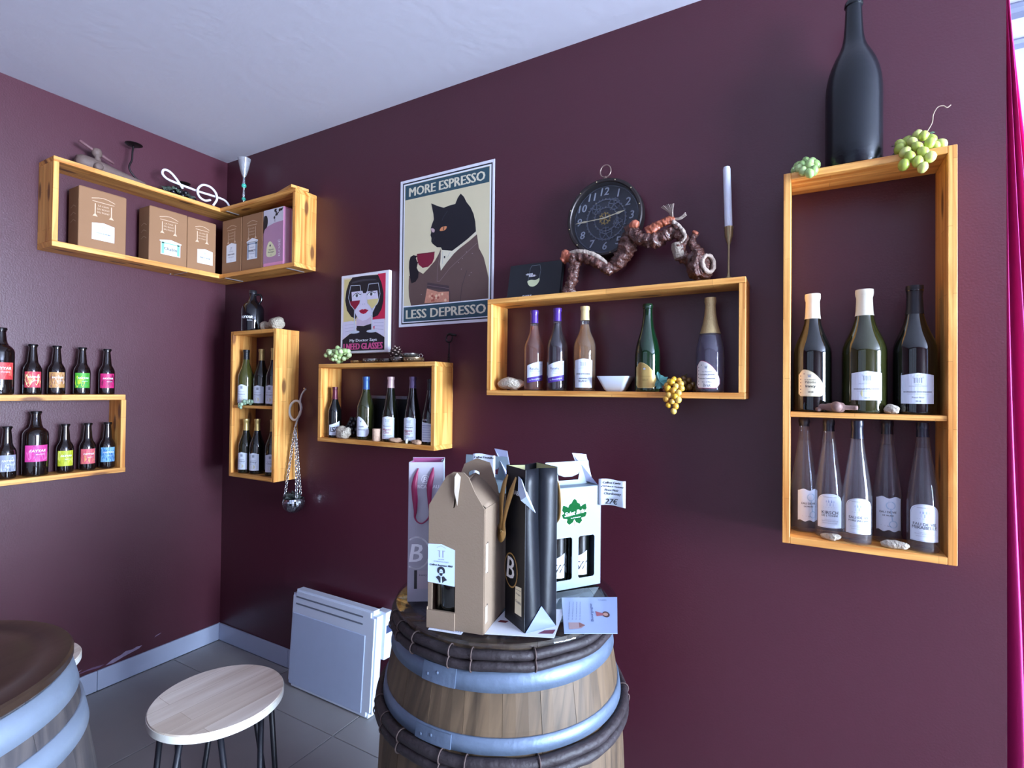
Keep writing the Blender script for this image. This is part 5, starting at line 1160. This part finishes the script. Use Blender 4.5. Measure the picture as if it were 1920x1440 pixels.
# hanging mirror-ball planter
hp = thing('hanging_planter', 'mirror ball planter on silver chains hanging beside the narrow shelf', 'planter', (.735, -.010, 1.458))
o_ = Vector((.735, -.010, 1.458)); CORD = mat('#c7c2bd', .55, var=.1); CHN = mat('#c3c6cc', .2, .9)
nl = lobj('nail', [(0,0),(.0018,0),(.0018,.018),(.0045,.019),(.0045,.021),(0,.022)], CHN, hp, 10); nl.rotation_euler = (PI/2, 0, 0)
tobj('cord', crom([Vector(p) - o_ for p in ((.737,-.022,1.456), (.722,-.032,1.43), (.718,-.040,1.395), (.730,-.045,1.36), (.728,-.045,1.33), (.712,-.045,1.31), (.700,-.045,1.285), (.694,-.048,1.262))], 6), .0048, CORD, hp, 8)
tobj('knotted_ring', crom([Vector(p) - o_ for p in ((.715,-.042,1.388), (.690,-.046,1.394), (.664,-.050,1.378), (.652,-.052,1.348), (.660,-.052,1.315), (.684,-.050,1.297), (.708,-.047,1.305), (.724,-.043,1.335), (.728,-.040,1.362))], 6, True), .0062, CORD, hp, 8, True, .15, 80)
bc = Vector((.714, -.066, .884))
def chain(p0, p1):
    p0, p1 = Vector(p0) - o_, Vector(p1) - o_; n = int((p1-p0).length / .0150); d = (p1-p0).normalized(); s1 = d.cross(Vector((0,1,0))).normalized(); s2 = d.cross(s1)
    for k in range(n):
        c = p0.lerp(p1, (k+.5)/n); s_ = s1 if k % 2 else s2
        L_ = [c + d*.0105*math.cos(2*PI*i/10) + s_*.0060*math.sin(2*PI*i/10) for i in range(10)]
        tobj('chain_link', L_, .0021, CHN, hp, 5, True)
top_ = (.694, -.048, 1.262); chain(top_, (bc.x - .043, bc.y - .020, .914)); chain(top_, (bc.x + .045, bc.y - .018, .914)); chain(top_, (bc.x, bc.y + .040, .918))
bm = bmesh.new(); rb, nl_, nn = .054, 11, 32; bl = bc - o_
inner = []
for j in range(nl_):
    p0, p1 = -PI/2 + .12 + (1.86)*j/nl_, -PI/2 + .12 + (1.86)*(j+1)/nl_ - .012
    n_ = max(8, int(nn*math.cos((p0+p1)/2)))
    for i in range(n_):
        a0, a1 = 2*PI*i/n_, 2*PI*(i+1)/n_ - .03
        q = [bl + Vector((rb*math.cos(p)*math.cos(a), rb*math.cos(p)*math.sin(a), rb*math.sin(p))) for p, a in ((p0,a0),(p0,a1),(p1,a1),(p1,a0))]
        bm.faces.new([bm.verts.new(v) for v in q])
mt = link('mirror_tiles', bmm('mirror_tiles', bm, mat('#cfd4dc', .06, 1.0, var=.02)), hp); mt['kind'] = 'stuff'
sh_ = [(rb*.985*math.cos(-PI/2 + .02 + 1.96*j/12), rb*.985*math.sin(-PI/2 + .02 + 1.96*j/12)) for j in range(13)]
sh_ += [(r*.93, z) for r, z in reversed(sh_[3:])] + [(0, -.03)]
vs, fs = lathe(sh_, 28); link('shell', mesh('shell', [bl + Vector(v) for v in vs], fs, mat('#6d717a', .3, .8), None, True), hp)
vs, fs = lathe([(0,0),(.040,.0),(.036,.006),(0,.010)], 20); link('soil', mesh('soil', [bl + Vector((x,y,z+.004)) for x,y,z in vs], fs, mat('#3b3434', .9, var=.4, scale=120, bump=.5), None, True), hp)
for k in range(16):
    a_ = 2.6 + 1.9*math.sin(k*1.7); e_ = .25 + .5*((k*7) % 5)/5; b0 = bl + Vector((-.015, 0, .012)); d = Vector((math.cos(a_)*math.cos(e_), math.sin(a_)*math.cos(e_)*.55, math.sin(e_)))
    leaf(hp, b0 + d*(.030 + .022*((k*3) % 4)/4), .020, Vector((.2, -1, .4)) + d*.3, d, ('#3d4440', '#4d5450', '#2f3634')[k % 3])

# ---------------------------------------------------------------- gift bags and boxes on the barrel (glass top at z 0.9557)
ZT = .9562
def panel(name, pts, m, parent, th=.0012, label=None):
    """flat sheet of card from a 3D outline"""
    P = [Vector(p) for p in pts]; n = Vector()
    for i in range(len(P)): n += P[i-1].cross(P[i])
    n = n.normalized()*th*.5; N = len(P)
    vs = [p + n for p in P] + [p - n for p in P]
    return link(name, mesh(name, vs, [tuple(range(N)), tuple(reversed(range(N, 2*N)))] + [(i, N+i, N+(i+1) % N, (i+1) % N) for i in range(N)], m), parent, label)
def hole_panel(name, outer, hole, fn, m, parent, th=.0014):
    """card with a cut-out: outline and hole given in u, v, fn maps to 3D"""
    bm = bmesh.new(); es = []
    for lp in (outer, hole):
        vv = [bm.verts.new(fn(x, y, 0)) for x, y in lp]
        es += [bm.edges.new((vv[i], vv[(i+1) % len(vv)])) for i in range(len(vv))]
    bmesh.ops.triangle_fill(bm, use_beauty=True, edges=es)
    o = link(name, bmm(name, bm, m), parent); s = o.modifiers.new('card', 'SOLIDIFY'); s.thickness = th; s.offset = 0; return o
# brown cardboard carrier
CARD = mat('#7d6a57', .8, var=.04, scale=10, bump=.06, bscale=260); CARDI = mat('#b5a898', .8, var=.04)
kb = thing('cardboard_carrier', 'plain brown cardboard bottle carrier with a portrait label, front left on the barrel', 'box', (2.253, -.925, ZT), .2145)
W_, D_, H_ = .125, .168, .2585
rrect = lambda x0, y0, x1, y1: [(x0, y0), (x1, y0), (x1, y1), (x0, y1)]
fn = lambda y: (lambda u, v, l: Vector((u, y - .0003*l, v)))
outer = [(0, .001), (W_, .001), (W_, H_), (.104, .290), (.089, .322), (.078, .331), (.055, .331), (.040, .322), (0, H_)]
bm = bmesh.new()
ol = [bm.verts.new((u, 0, v)) for u, v in outer]; hl = [bm.verts.new((u, 0, v)) for u, v in rrect(.009, .038, .062, .094)]; sl = [bm.verts.new((u, 0, v)) for u, v in [(.055,.255),(.059,.257),(.072,.318),(.070,.326),(.063,.322)]]
es = [bm.edges.new((L_[i], L_[(i+1) % len(L_)])) for L_ in (ol, hl, sl) for i in range(len(L_))]
bmesh.ops.triangle_fill(bm, use_beauty=True, edges=es); o = link('front_panel', bmm('front_panel', bm, CARD), kb); s = o.modifiers.new('card', 'SOLIDIFY'); s.thickness = .003; s.offset = 0
panel('side_panel', [(W_, .001, .001), (W_, D_, .001), (W_, D_, H_), (W_, .001, H_)], CARD, kb, .003); panel('side_panel', [(0, .001, .001), (0, D_, .001), (0, D_, H_), (0, .001, H_)], CARD, kb, .003)
panel('back_panel', [(0, D_, .001), (W_, D_, .001), (W_, D_, H_), (0, D_, H_)], CARD, kb, .003); panel('base', [(0, 0, .002), (W_, 0, .002), (W_, D_, .002), (0, D_, .002)], CARD, kb, .002)
# curved roof of the carrier rising to the folded handle
vs, fs = [], []
for i in range(9):
    t = i/8; u = W_ - (W_*.52)*t; v = H_ + .030*math.sin(t*PI/2)
    vs += [(u, .012, v), (u, D_*.72, v + .022*t)]
for i in range(8): fs.append((2*i, 2*i+1, 2*i+3, 2*i+2))
for i in range(9):
    t = i/8; u = (W_*.48)*t; v = H_ + .030*math.sin(t*PI/2); vs += [(u, .012, v), (u, D_*.72, v + .022*t)]
for i in range(9, 17): fs.append((2*i, 2*i+1, 2*i+3, 2*i+2))
o = link('roof_panel', mesh('roof_panel', vs, fs, CARD, None, True), kb); s = o.modifiers.new('card', 'SOLIDIFY'); s.thickness = .002
hole_panel('handle_flap', [(.012, H_+.012), (W_-.002, H_), (W_-.010, H_+.028), (.092, H_+.078), (.060, H_+.086), (.030, H_+.072)], [(.056 + .014*math.cos(2*PI*i/16), H_+.052 + (.013 if math.sin(2*PI*i/16) < 0 else .007)*math.sin(2*PI*i/16)) for i in range(16)], lambda u, v, l: Vector((u, D_*.62 + .25*(v - H_), v)), CARD, kb, .003)
panel('folded_handle', [(.066, -.004, .262), (.073, -.004, .322), (.066, -.008, .331), (.061, -.008, .322), (.060, -.006, .29)], CARDI, kb, .002, 'pale folded handle tongue')
box('ledge_flap', (-.002, .063, -.005, -.002, 0, .038), CARD, kb, .001); box('ledge_side', (-.002, .000, -.004, .02, 0, .044), CARD, kb, .0006)
for z0, z1 in ((.125, .185), (.022, .056)):
    box('locking_tab', (W_+.0012, W_+.0032, .004, .016, z0, z1), CARDI, kb, .0006); box('tab_slot', (W_+.0013, W_+.0022, .0155, .019, z0-.002, z1+.002), mat('#2d2624', .8), kb, .0001)
a = Art(fn(-.0019)); LB = mat('#c3d6ee', .5, var=.02)
a.poly(LB, [(-.001,.096), (.061,.092), (.061,.168), (.030,.178), (-.001,.176)], 0)
a.line(GREY, [(.020,.170), (.029,.1745), (.040,.170)], .0008); 
for sx in (-1, 1): a.rect(GREY, .030+sx*.0055-.003, .163, .030+sx*.0055+.003, .1645); a.rect(GREY, .030+sx*.004-.0012, .150, .030+sx*.004+.0012, .164)
a.text(INK2, 'LA CAVE', .030, .146, ht=.0024); a.text(INK2, 'DU BOUT DU PONT', .030, .141, wd=.034)
a.text(INK, 'Coffret Ancienne 1868', .030, .1335, wd=.052, bold=.0003, shear=.25)
a.poly(INK, [(.021,.124), (.024,.129), (.030,.131), (.036,.129), (.039,.123), (.037,.117), (.023,.117)], 1, True); a.circ(LB, .030, .120, .0042, 1.4, 12, .0058); a.line(INK, [(.0275,.121),(.0295,.121)], .0008, 1.8); a.line(INK, [(.0308,.121),(.0325,.121)], .0008, 1.8)
a.poly(INK, [(.0262,.1175), (.0338,.1175), (.033,.1125), (.030,.111), (.027,.1125)], 1.8); a.poly(INK, [(.018,.108), (.024,.1115), (.030,.109), (.036,.1115), (.044,.104), (.036,.100), (.034,.097), (.026,.097), (.024,.102)], 1.5); a.poly(LB, [(.029,.109), (.0315,.109), (.033,.097), (.029,.097)], 1.9)
a.build('label', kb, 'pale blue label with a bearded portrait')
bt = lobj('bottle_inside', [(0,.004),(.034,.004),(.036,.01),(.036,.16),(.02,.20),(.013,.23),(0,.23)], DARK, kb, 28); bt.location = (.040, .040, 0)
a = Art(lambda x, y, l: Vector((.040, .040, 0)) + Vector((.0366*math.sin(x/.0366 - .45), -.0366*math.cos(x/.0366 - .45), y)))
a.rect(PAPER, -.022, .03, .016, .098, 0) if False else a.strip(PAPER, -.020, .008, K(.028), K(.100), 0, 6); a.strip(mat('#7fc4c0', .5), -.004, .006, K(.028), lambda u: .078, .5, 3); a.line(INK, [(.001,.086),(.003,.090),(.001,.094),(-.001,.090)], .0008, 1, True); a.build('bottle_label', bt)
# tall white bag
WB = thing('gift_bag', 'tall white bottle bag with wine red ribbon handles, left rear on the barrel', 'bag', (2.130, -.848, ZT), .581, 'bottle gift bags on the barrel')
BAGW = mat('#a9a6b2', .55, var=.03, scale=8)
def bag(r, w, d, h, m, inside, gusset=.010, crease=None):
    panel('front_panel', [(0,0,0), (w,0,0), (w,0,h), (0,0,h)], m, r, .0008); panel('back_panel', [(0,d,0), (w,d,0), (w,d,h+.002), (0,d,h+.002)], m, r, .0008)
    for nm, x, sg in (('gusset', w, -1), ('gusset', 0, 1)):
        k = []; n = 10
        vs = []
        for j in range(n+1):
            z = .0008 + (h-.0008)*j/n; t = max(0, (z - d*.5))/(h - d*.5); g = gusset*min(1, t*1.6)
            vs += [(x, .0005, z), (x + sg*g*.55, d*.27, z), (x + sg*g, d*.5, z), (x + sg*g, d*.5, z), (x + sg*g*.55, d*.73, z), (x, d-.0005, z)]
        fs = []
        for j in range(n): a_ = 6*j; fs += [(a_+q, a_+q+1, a_+q+7, a_+q+6) for q in (0, 1, 3, 4)]
        o = link(nm, mesh(nm, vs, fs, m, None, True), r); s = o.modifiers.new('paper', 'SOLIDIFY'); s.thickness = .0007
    panel('base', [(0,0,.0008), (w,0,.0008), (w,d,.0008), (0,d,.0008)], m, r, .0006)
    panel('inner_front', [(.0015,.0012,h*.6), (w-.0015,.0012,h*.6), (w-.0015,.0012,h-.0005), (.0015,.0012,h-.0005)], inside, r, .0004); panel('inner_back', [(.0015,d-.0012,h*.6), (w-.0015,d-.0012,h*.6), (w-.0015,d-.0012,h+.001), (.0015,d-.0012,h+.001)], inside, r, .0004)
    panel('inner_gusset', [(.0012+gusset,.002,h*.6), (.0012+gusset,d*.5,h*.6), (.0012+gusset,d*.5,h-.001), (.0012,.002,h-.001)], inside, r, .0004)
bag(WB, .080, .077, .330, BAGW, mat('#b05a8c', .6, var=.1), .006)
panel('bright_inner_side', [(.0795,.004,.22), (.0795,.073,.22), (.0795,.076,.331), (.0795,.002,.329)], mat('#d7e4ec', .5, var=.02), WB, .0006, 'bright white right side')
MAR = mat('#8c1f4c', .45, var=.1)
def ribbon(r, pts, wds, m, name='ribbon_handle'):
    P = crom(pts, 6); n = len(P); vs, fs = [], []
    for i, p in enumerate(P):
        t = i/(n-1)*(len(wds)-1); j = min(int(t), len(wds)-2); w_ = wds[j] + (wds[j+1]-wds[j])*(t-j)
        d = (P[min(i+1, n-1)] - P[max(i-1, 0)]).normalized(); s_ = d.cross(Vector((0, 1, 0))).normalized() if abs(d.y) < .95 else Vector((1,0,0))
        vs += [p - s_*w_*.5, p + s_*w_*.5]
    for i in range(n-1): fs.append((2*i, 2*i+1, 2*i+3, 2*i+2))
    o = link(name, mesh(name, vs, fs, m, None, True), r); s = o.modifiers.new('cloth', 'SOLIDIFY'); s.thickness = .0008; return o
ribbon(WB, [(.022,-.003,.316), (.017,-.007,.296), (.014,-.010,.274), (.016,-.010,.245), (.017,-.008,.218), (.016,-.006,.20), (.024,-.007,.189), (.036,-.008,.188), (.05,-.008,.205), (.050,-.010,.24), (.050,-.010,.275), (.055,-.007,.300), (.058,-.003,.318)], [.002,.010,.014,.013,.008,.004,.003,.003,.004,.009,.014,.011,.002], MAR)
a = Art(lambda x, y, l: Vector((x, -.0006 - .0002*l, y))); LG = mat('#efeef4', .4)
a.line(LG, [(.020 + .031*math.cos(t_*.1), .115 + .037*math.sin(t_*.1)) for t_ in range(-21, 22)], .004, 0); a.text(LG, 'B', .021, .115, ht=.042, bold=.0012, shear=.15); a.build('printed_emblem', WB, 'white letter B in an oval'); a = Art(lambda x, y, l: Vector((x, -.0006 - .0002*l, y))); a.ring(LG, .039, .289, .009, .0012, 0, 20, .010); a.text(LG, 'B', .039, .289, ht=.012, bold=.0004, shear=.15); a.build('small_emblem', WB); a = Art(lambda x, y, l: Vector((x, -.0006 - .0002*l, y))); a.text(LG, 'BERCAILLAU', .040, .272, wd=.062, bold=.0003)
a.build('lettering', WB)
a = Art(lambda x, y, l: Vector((x, -.0006 - .0002*l, y))); a.rect(mat('#1b1820', .4), .015, .030, .062, .074, 0); a.rect(mat('#b7aab4', .5), .022, .030, .062, .074, 1); a.text(INK2, 'Irancy', .036, .062, wd=.018, lay=2); a.build('bottle_window', WB, 'window showing a bottle label')
# black bag
BB = thing('gift_bag', 'tall black bottle bag with gold ribbon handles, front right on the barrel', 'bag', (2.372, -.804, ZT), -.56, 'bottle gift bags on the barrel')
BAGB = mat('#0d1017', .42, coat=.0, var=.15, scale=12, bump=.12, bscale=9, spec=.35)
bag(BB, .086, .078, .338, BAGB, mat('#c9c892', .6, var=.06), .013, True)
panel('bottom_fold_sheen', [(.0875,.001,.001), (.0875,.077,.001), (.0872,.040,.050)], mat('#6471a0', .35, var=.04), BB, .0008, 'folded triangle at the bottom with a pale blue reflection painted on')  # pale colour stands in for window light reflected by the glossy black fold
panel('turned_corner', [(.060,-.003,.322), (.078,-.006,.318), (.093,-.002,.285), (.096,.018,.250), (.080,-.008,.275), (.066,-.007,.292)], mat('#bfd0e4', .5, var=.03), BB, .0008, 'pale paper flap hanging from the rim')
GOLDR = mat('#c0995c', .4, .25, var=.1)
ribbon(BB, [(.012,-.003,.318), (.006,-.008,.296), (.002,-.012,.265), (.004,-.014,.235), (.008,-.016,.210), (.004,-.018,.196), (.012,-.020,.187), (.022,-.018,.196), (.020,-.016,.215), (.028,-.013,.250), (.040,-.009,.285), (.050,-.003,.318)], [.004,.017,.020,.016,.016,.024,.030,.024,.012,.015,.018,.005], GOLDR)
ribbon(BB, [(.070,.081,.31), (.080,.083,.30), (.085,.084,.27), (.083,.085,.235), (.074,.082,.215)], [.006,.014,.016,.014,.006], GOLDR)
a = Art(lambda x, y, l: Vector((x, -.0006 - .0002*l, y))); a.ring(GOLDR, .026, .113, .028, .003, 0, 28, .036); a.text(WHITE, 'B', .026, .118, ht=.046, bold=.0012, shear=.12); a.text(WHITE, 'CHABLIS', .046, .284, wd=.052, bold=.0004); a.build('printed_emblem', BB, 'white letter B in a gold oval')
a = Art(lambda x, y, l: Vector((x, -.0006 - .0002*l, y))); a.rect(mat('#07080c', .3), .036, .022, .078, .078, 0); a.poly(CREAM, [(.045,.028), (.074,.030), (.073,.090), (.047,.086)], 1); a.text(INK2, 'Chablis', .060, .056, wd=.024, lay=2); a.text(INK2, 'Bourgogne', .060, .072, wd=.02, lay=2); a.line(INK2, [(.048,.080),(.072,.082)], .0006, 2); a.build('bottle_window', BB, 'window showing a cream bottle label')
# white carrier with green vine leaf
LW = mat('#7b8a93', .5, var=.02); ang = math.atan2(.096, .068)
def carrier(label, loc, rz, front=True, w=.155, d=.085, h=.2565):
    r = thing('cardboard_carrier', label, 'box', loc, rz, 'white bottle carriers on the barrel')
    wins = [(.019, .024, .068, .131), (.087, .024, .136, .131)] if front else []
    bm = bmesh.new(); loops = [rrect(0, .001, w, h)] + [[(x0+.004,y0),(x1-.004,y0),(x1,y0+.004),(x1,y1-.004),(x1-.004,y1),(x0+.004,y1),(x0,y1-.004),(x0,y0+.004)] for x0, y0, x1, y1 in wins]; es = []
    for lp in loops:
        vv = [bm.verts.new((x, 0, z)) for x, z in lp]; es += [bm.edges.new((vv[i], vv[(i+1) % len(vv)])) for i in range(len(vv))]
    bmesh.ops.triangle_fill(bm, use_beauty=True, edges=es); o = link('front_panel', bmm('front_panel', bm, LW), r); s = o.modifiers.new('card', 'SOLIDIFY'); s.thickness = .0014; s.offset = 0
    for x in (0, w): panel('side_panel', [(x,.001,.001), (x,d,.001), (x,d,h), (x,.001,h)], LW, r, .0014)
    panel('back_panel', [(0,d,.001), (w,d,.001), (w,d,h), (0,d,h)], LW, r, .0014); panel('top_panel', [(.001,.001,h), (w-.001,.001,h), (w-.001,d-.001,h), (.001,d-.001,h)], LW, r, .0014); panel('base', [(.001,.001,.002), (w-.001,.001,.002), (w-.001,d-.001,.002), (.001,d-.001,.002)], LW, r, .0014)
    c = w*.5; hole = [(c-.034,h+.034), (c-.030,h+.028), (c-.012,h+.022), (c+.012,h+.022), (c+.030,h+.028), (c+.034,h+.034), (c+.030,h+.013), (c-.030,h+.013)]
    hole_panel('handle_flap', [(.004,h+.001), (w-.008,h+.001), (w-.016,h+.062), (.008,h+.062)], hole, lambda u, v, l: Vector((u, d*.42, v)), LW, r, .0014)
    panel('corner_flap', [(w-.002,.012,h+.001), (w-.001,d*.42,h+.002), (w-.020,d*.48,h+.078), (w-.060,d*.55,h+.082), (w-.030,d*.50,h+.01)], mat('#b9bfdc', .5, var=.03), r, .0012)
    return r
cb = carrier('white bottle carrier with a green vine leaf emblem, right rear on the barrel', (2.395, -.629, ZT), ang)
a = Art(lambda x, y, l: Vector((x, -.0008 - .0002*l, y))); GRN = mat('#04461e', .8, var=.05, spec=.1); VL = [(0,-.55),(.12,-.78),(.40,-.95),(.62,-.72),(.55,-.50),(.88,-.42),(1.0,-.12),(.80,-.02),(.98,.22),(.90,.60),(.66,.52),(.50,.40),(.42,.62),(.24,.72),(.16,.90),(.0,1.05)]
VL = VL + [(-x, y) for x, y in reversed(VL[:-1])][:-1]
a.poly(WHITE, [(.074 + x*.042, .194 + y*.037) for x, y in VL], 0); a.poly(GRN, [(.074 + x*.038, .194 + y*.033) for x, y in VL], .6); a.line(mat('#8a5a3a', .6), [(.074,.172), (.076,.158)], .0016, .8); a.build('printed_emblem', cb, 'green vine leaf'); a = Art(lambda x, y, l: Vector((x, -.0008 - .0002*l, y)))
a.text(WHITE, 'Saint Bris', .075, .193, wd=.058, bold=.0007, lay=2, rot=.12, shear=.3); a.text(WHITE, 'Vin de Bourgogne', .078, .180, wd=.03, lay=2, rot=.08)
a.build('lettering', cb)
for q in (.0435, .1115):
    bt = lobj('bottle_inside', bprof('burgundy', .25, .0285), DARK, cb, 28); bt.location = (q, .038, .003); bt.rotation_euler = (0, 0, -.5)
    a = Art(cyl(.0289)); L_1577(.046, .024, .086)(a, .25, .0285); a.build('bottle_label', bt)
def paper_tag(label, loc, rz, w, h, lines, group='handwritten price tags'):
    t = thing('price_tag', label, 'tag', loc, rz, group); vs, fs = [], []
    for i in range(9):
        u = w*i/8; y = .004*math.sin(i*.55); vs += [(u, y, .002*math.sin(i*.5)), (u, y, h + .0015*math.sin(i*.7))]
    for i in range(8): fs.append((2*i, 2*i+2, 2*i+3, 2*i+1))
    o = link('paper', mesh('paper', vs, fs, PAPER, None, True), t); s = o.modifiers.new('paper', 'SOLIDIFY'); s.thickness = .0004
    a = Art(lambda x, y, l: Vector((x, .004*math.sin(x/w*8*.55) - .0006 - .0002*l, y)))
    for s_, x, y, wd, bd in lines: a.text(INK, s_, x, y, wd=wd, bold=bd, shear=.25, rot=.02)
    a.build('handwriting', t); return t
paper_tag('white handwritten 27 euro price tag on the vine leaf carrier', (2.482, -.512, ZT + .2065), .15, .070, .068, [('Coffret Cuvée', .034, .060, .046, .0004), ('n°1577 Brut de Chardonnay', .036, .050, .058, .0003), ('Pinot Noir', .034, .041, .036, .0003), ('Chardonnay', .036, .031, .044, .0003), ('27€', .034, .012, .030, .0005)])
carrier('white bottle carrier mostly hidden behind the brown cardboard carrier', (2.125, -.640, ZT), .10, False, .15, .075, .262)
paper_tag('white handwritten price tag standing up behind the brown cardboard carrier', (2.178, -.6475, ZT + .245), .15, .066, .088, [('Coffret 3 bouteilles', .033, .080, .058, .0004), ('- Irancy', .020, .068, .026, .0004), ('- Chitry', .020, .058, .026, .0004), ('- Saint Bris', .022, .048, .034, .0004), ('15€', .034, .030, .03, .0006)])
# leaflets
def leaflet(label, pts, z, art_fns, m=PAPER):
    P = [Vector((x, y, z)) for x, y in pts]; o = P[0]; rx = (P[1]-P[0]); up = (P[3]-P[0])
    t = thing('leaflet', label, 'leaflet', o, 0, 'printed leaflets on the barrel top')
    panel('sheet', [p - o for p in P], m, t, .0006)
    for fn_ in art_fns:
        a = Art(lambda u, v, l: rx*u + up*v + Vector((0, 0, .0006 + .0002*l))); fn_(a); a.build('print', t)
    return t
BLP, FLS, WIN = mat('#5f6f9c', .6), mat('#c79a8a', .6), mat('#6a2a35', .6)
def art1(a):
    for k in range(4): a.text(BLP, 'Un vin charpenté et fruité', .14 + .075*k, .60, wd=.52, ht=.030, rot=1.45)
    a.poly(mat('#b39a9c', .6), [(.10,.10), (.33,.12), (.42,.20), (.33,.27), (.10,.27)], 1); a.poly(mat('#8a5a56', .6), [(.30,.14), (.42,.20), (.30,.27)], 1.5)
    a.text(BLP, 'Bourgogne', .60, .55, wd=.50, ht=.07, rot=1.5, bold=.004)
    a.circ(mat('#4a3036', .6), .88, .49, .075, 1, 18, .085); a.circ(FLS, .87, .49, .05, 1.6, 16, .045); a.poly(mat('#a8606a', .6), [(.68,.44), (.82,.46), (.82,.52), (.68,.58)], 1.2); a.text(BLP, 'Chablis', .88, .92, wd=.18)
leaflet('pale printed leaflet overhanging the right edge of the barrel top', [(2.518,-.812), (2.613,-.756), (2.553,-.572), (2.438,-.645)], ZT + .0026, [art1], mat('#a9bce2', .35, var=.03))
def art2(a):
    a.poly(WIN, [(.05,.42), (.18,.40), (.20,.47), (.07,.49)], 1)
def art2b(a): a.poly(WIN, [(.74,.10), (.95,.12), (.95,.26), (.80,.22)], 1)
def art2c(a):
    for k in range(4): a.text(BLP, 'Les vins de Bourgogne', .36, .90 - .07*k, wd=.4, ht=.02)
leaflet('white printed leaflet lying under the black gift bag', [(2.372,-.895), (2.506,-.836), (2.470,-.700), (2.352,-.755)], ZT + .0008, [art2, art2b, art2c])
def art3(a):
    for k in range(14): a.line(BLP, [(.04 + .07*k, .15), (.02 + .07*k, .85)], .02)
leaflet('small blue patterned paper under the front edge of the brown carrier', [(2.262,-.936), (2.335,-.920), (2.325,-.880), (2.250,-.895)], ZT + .0006, [art3])
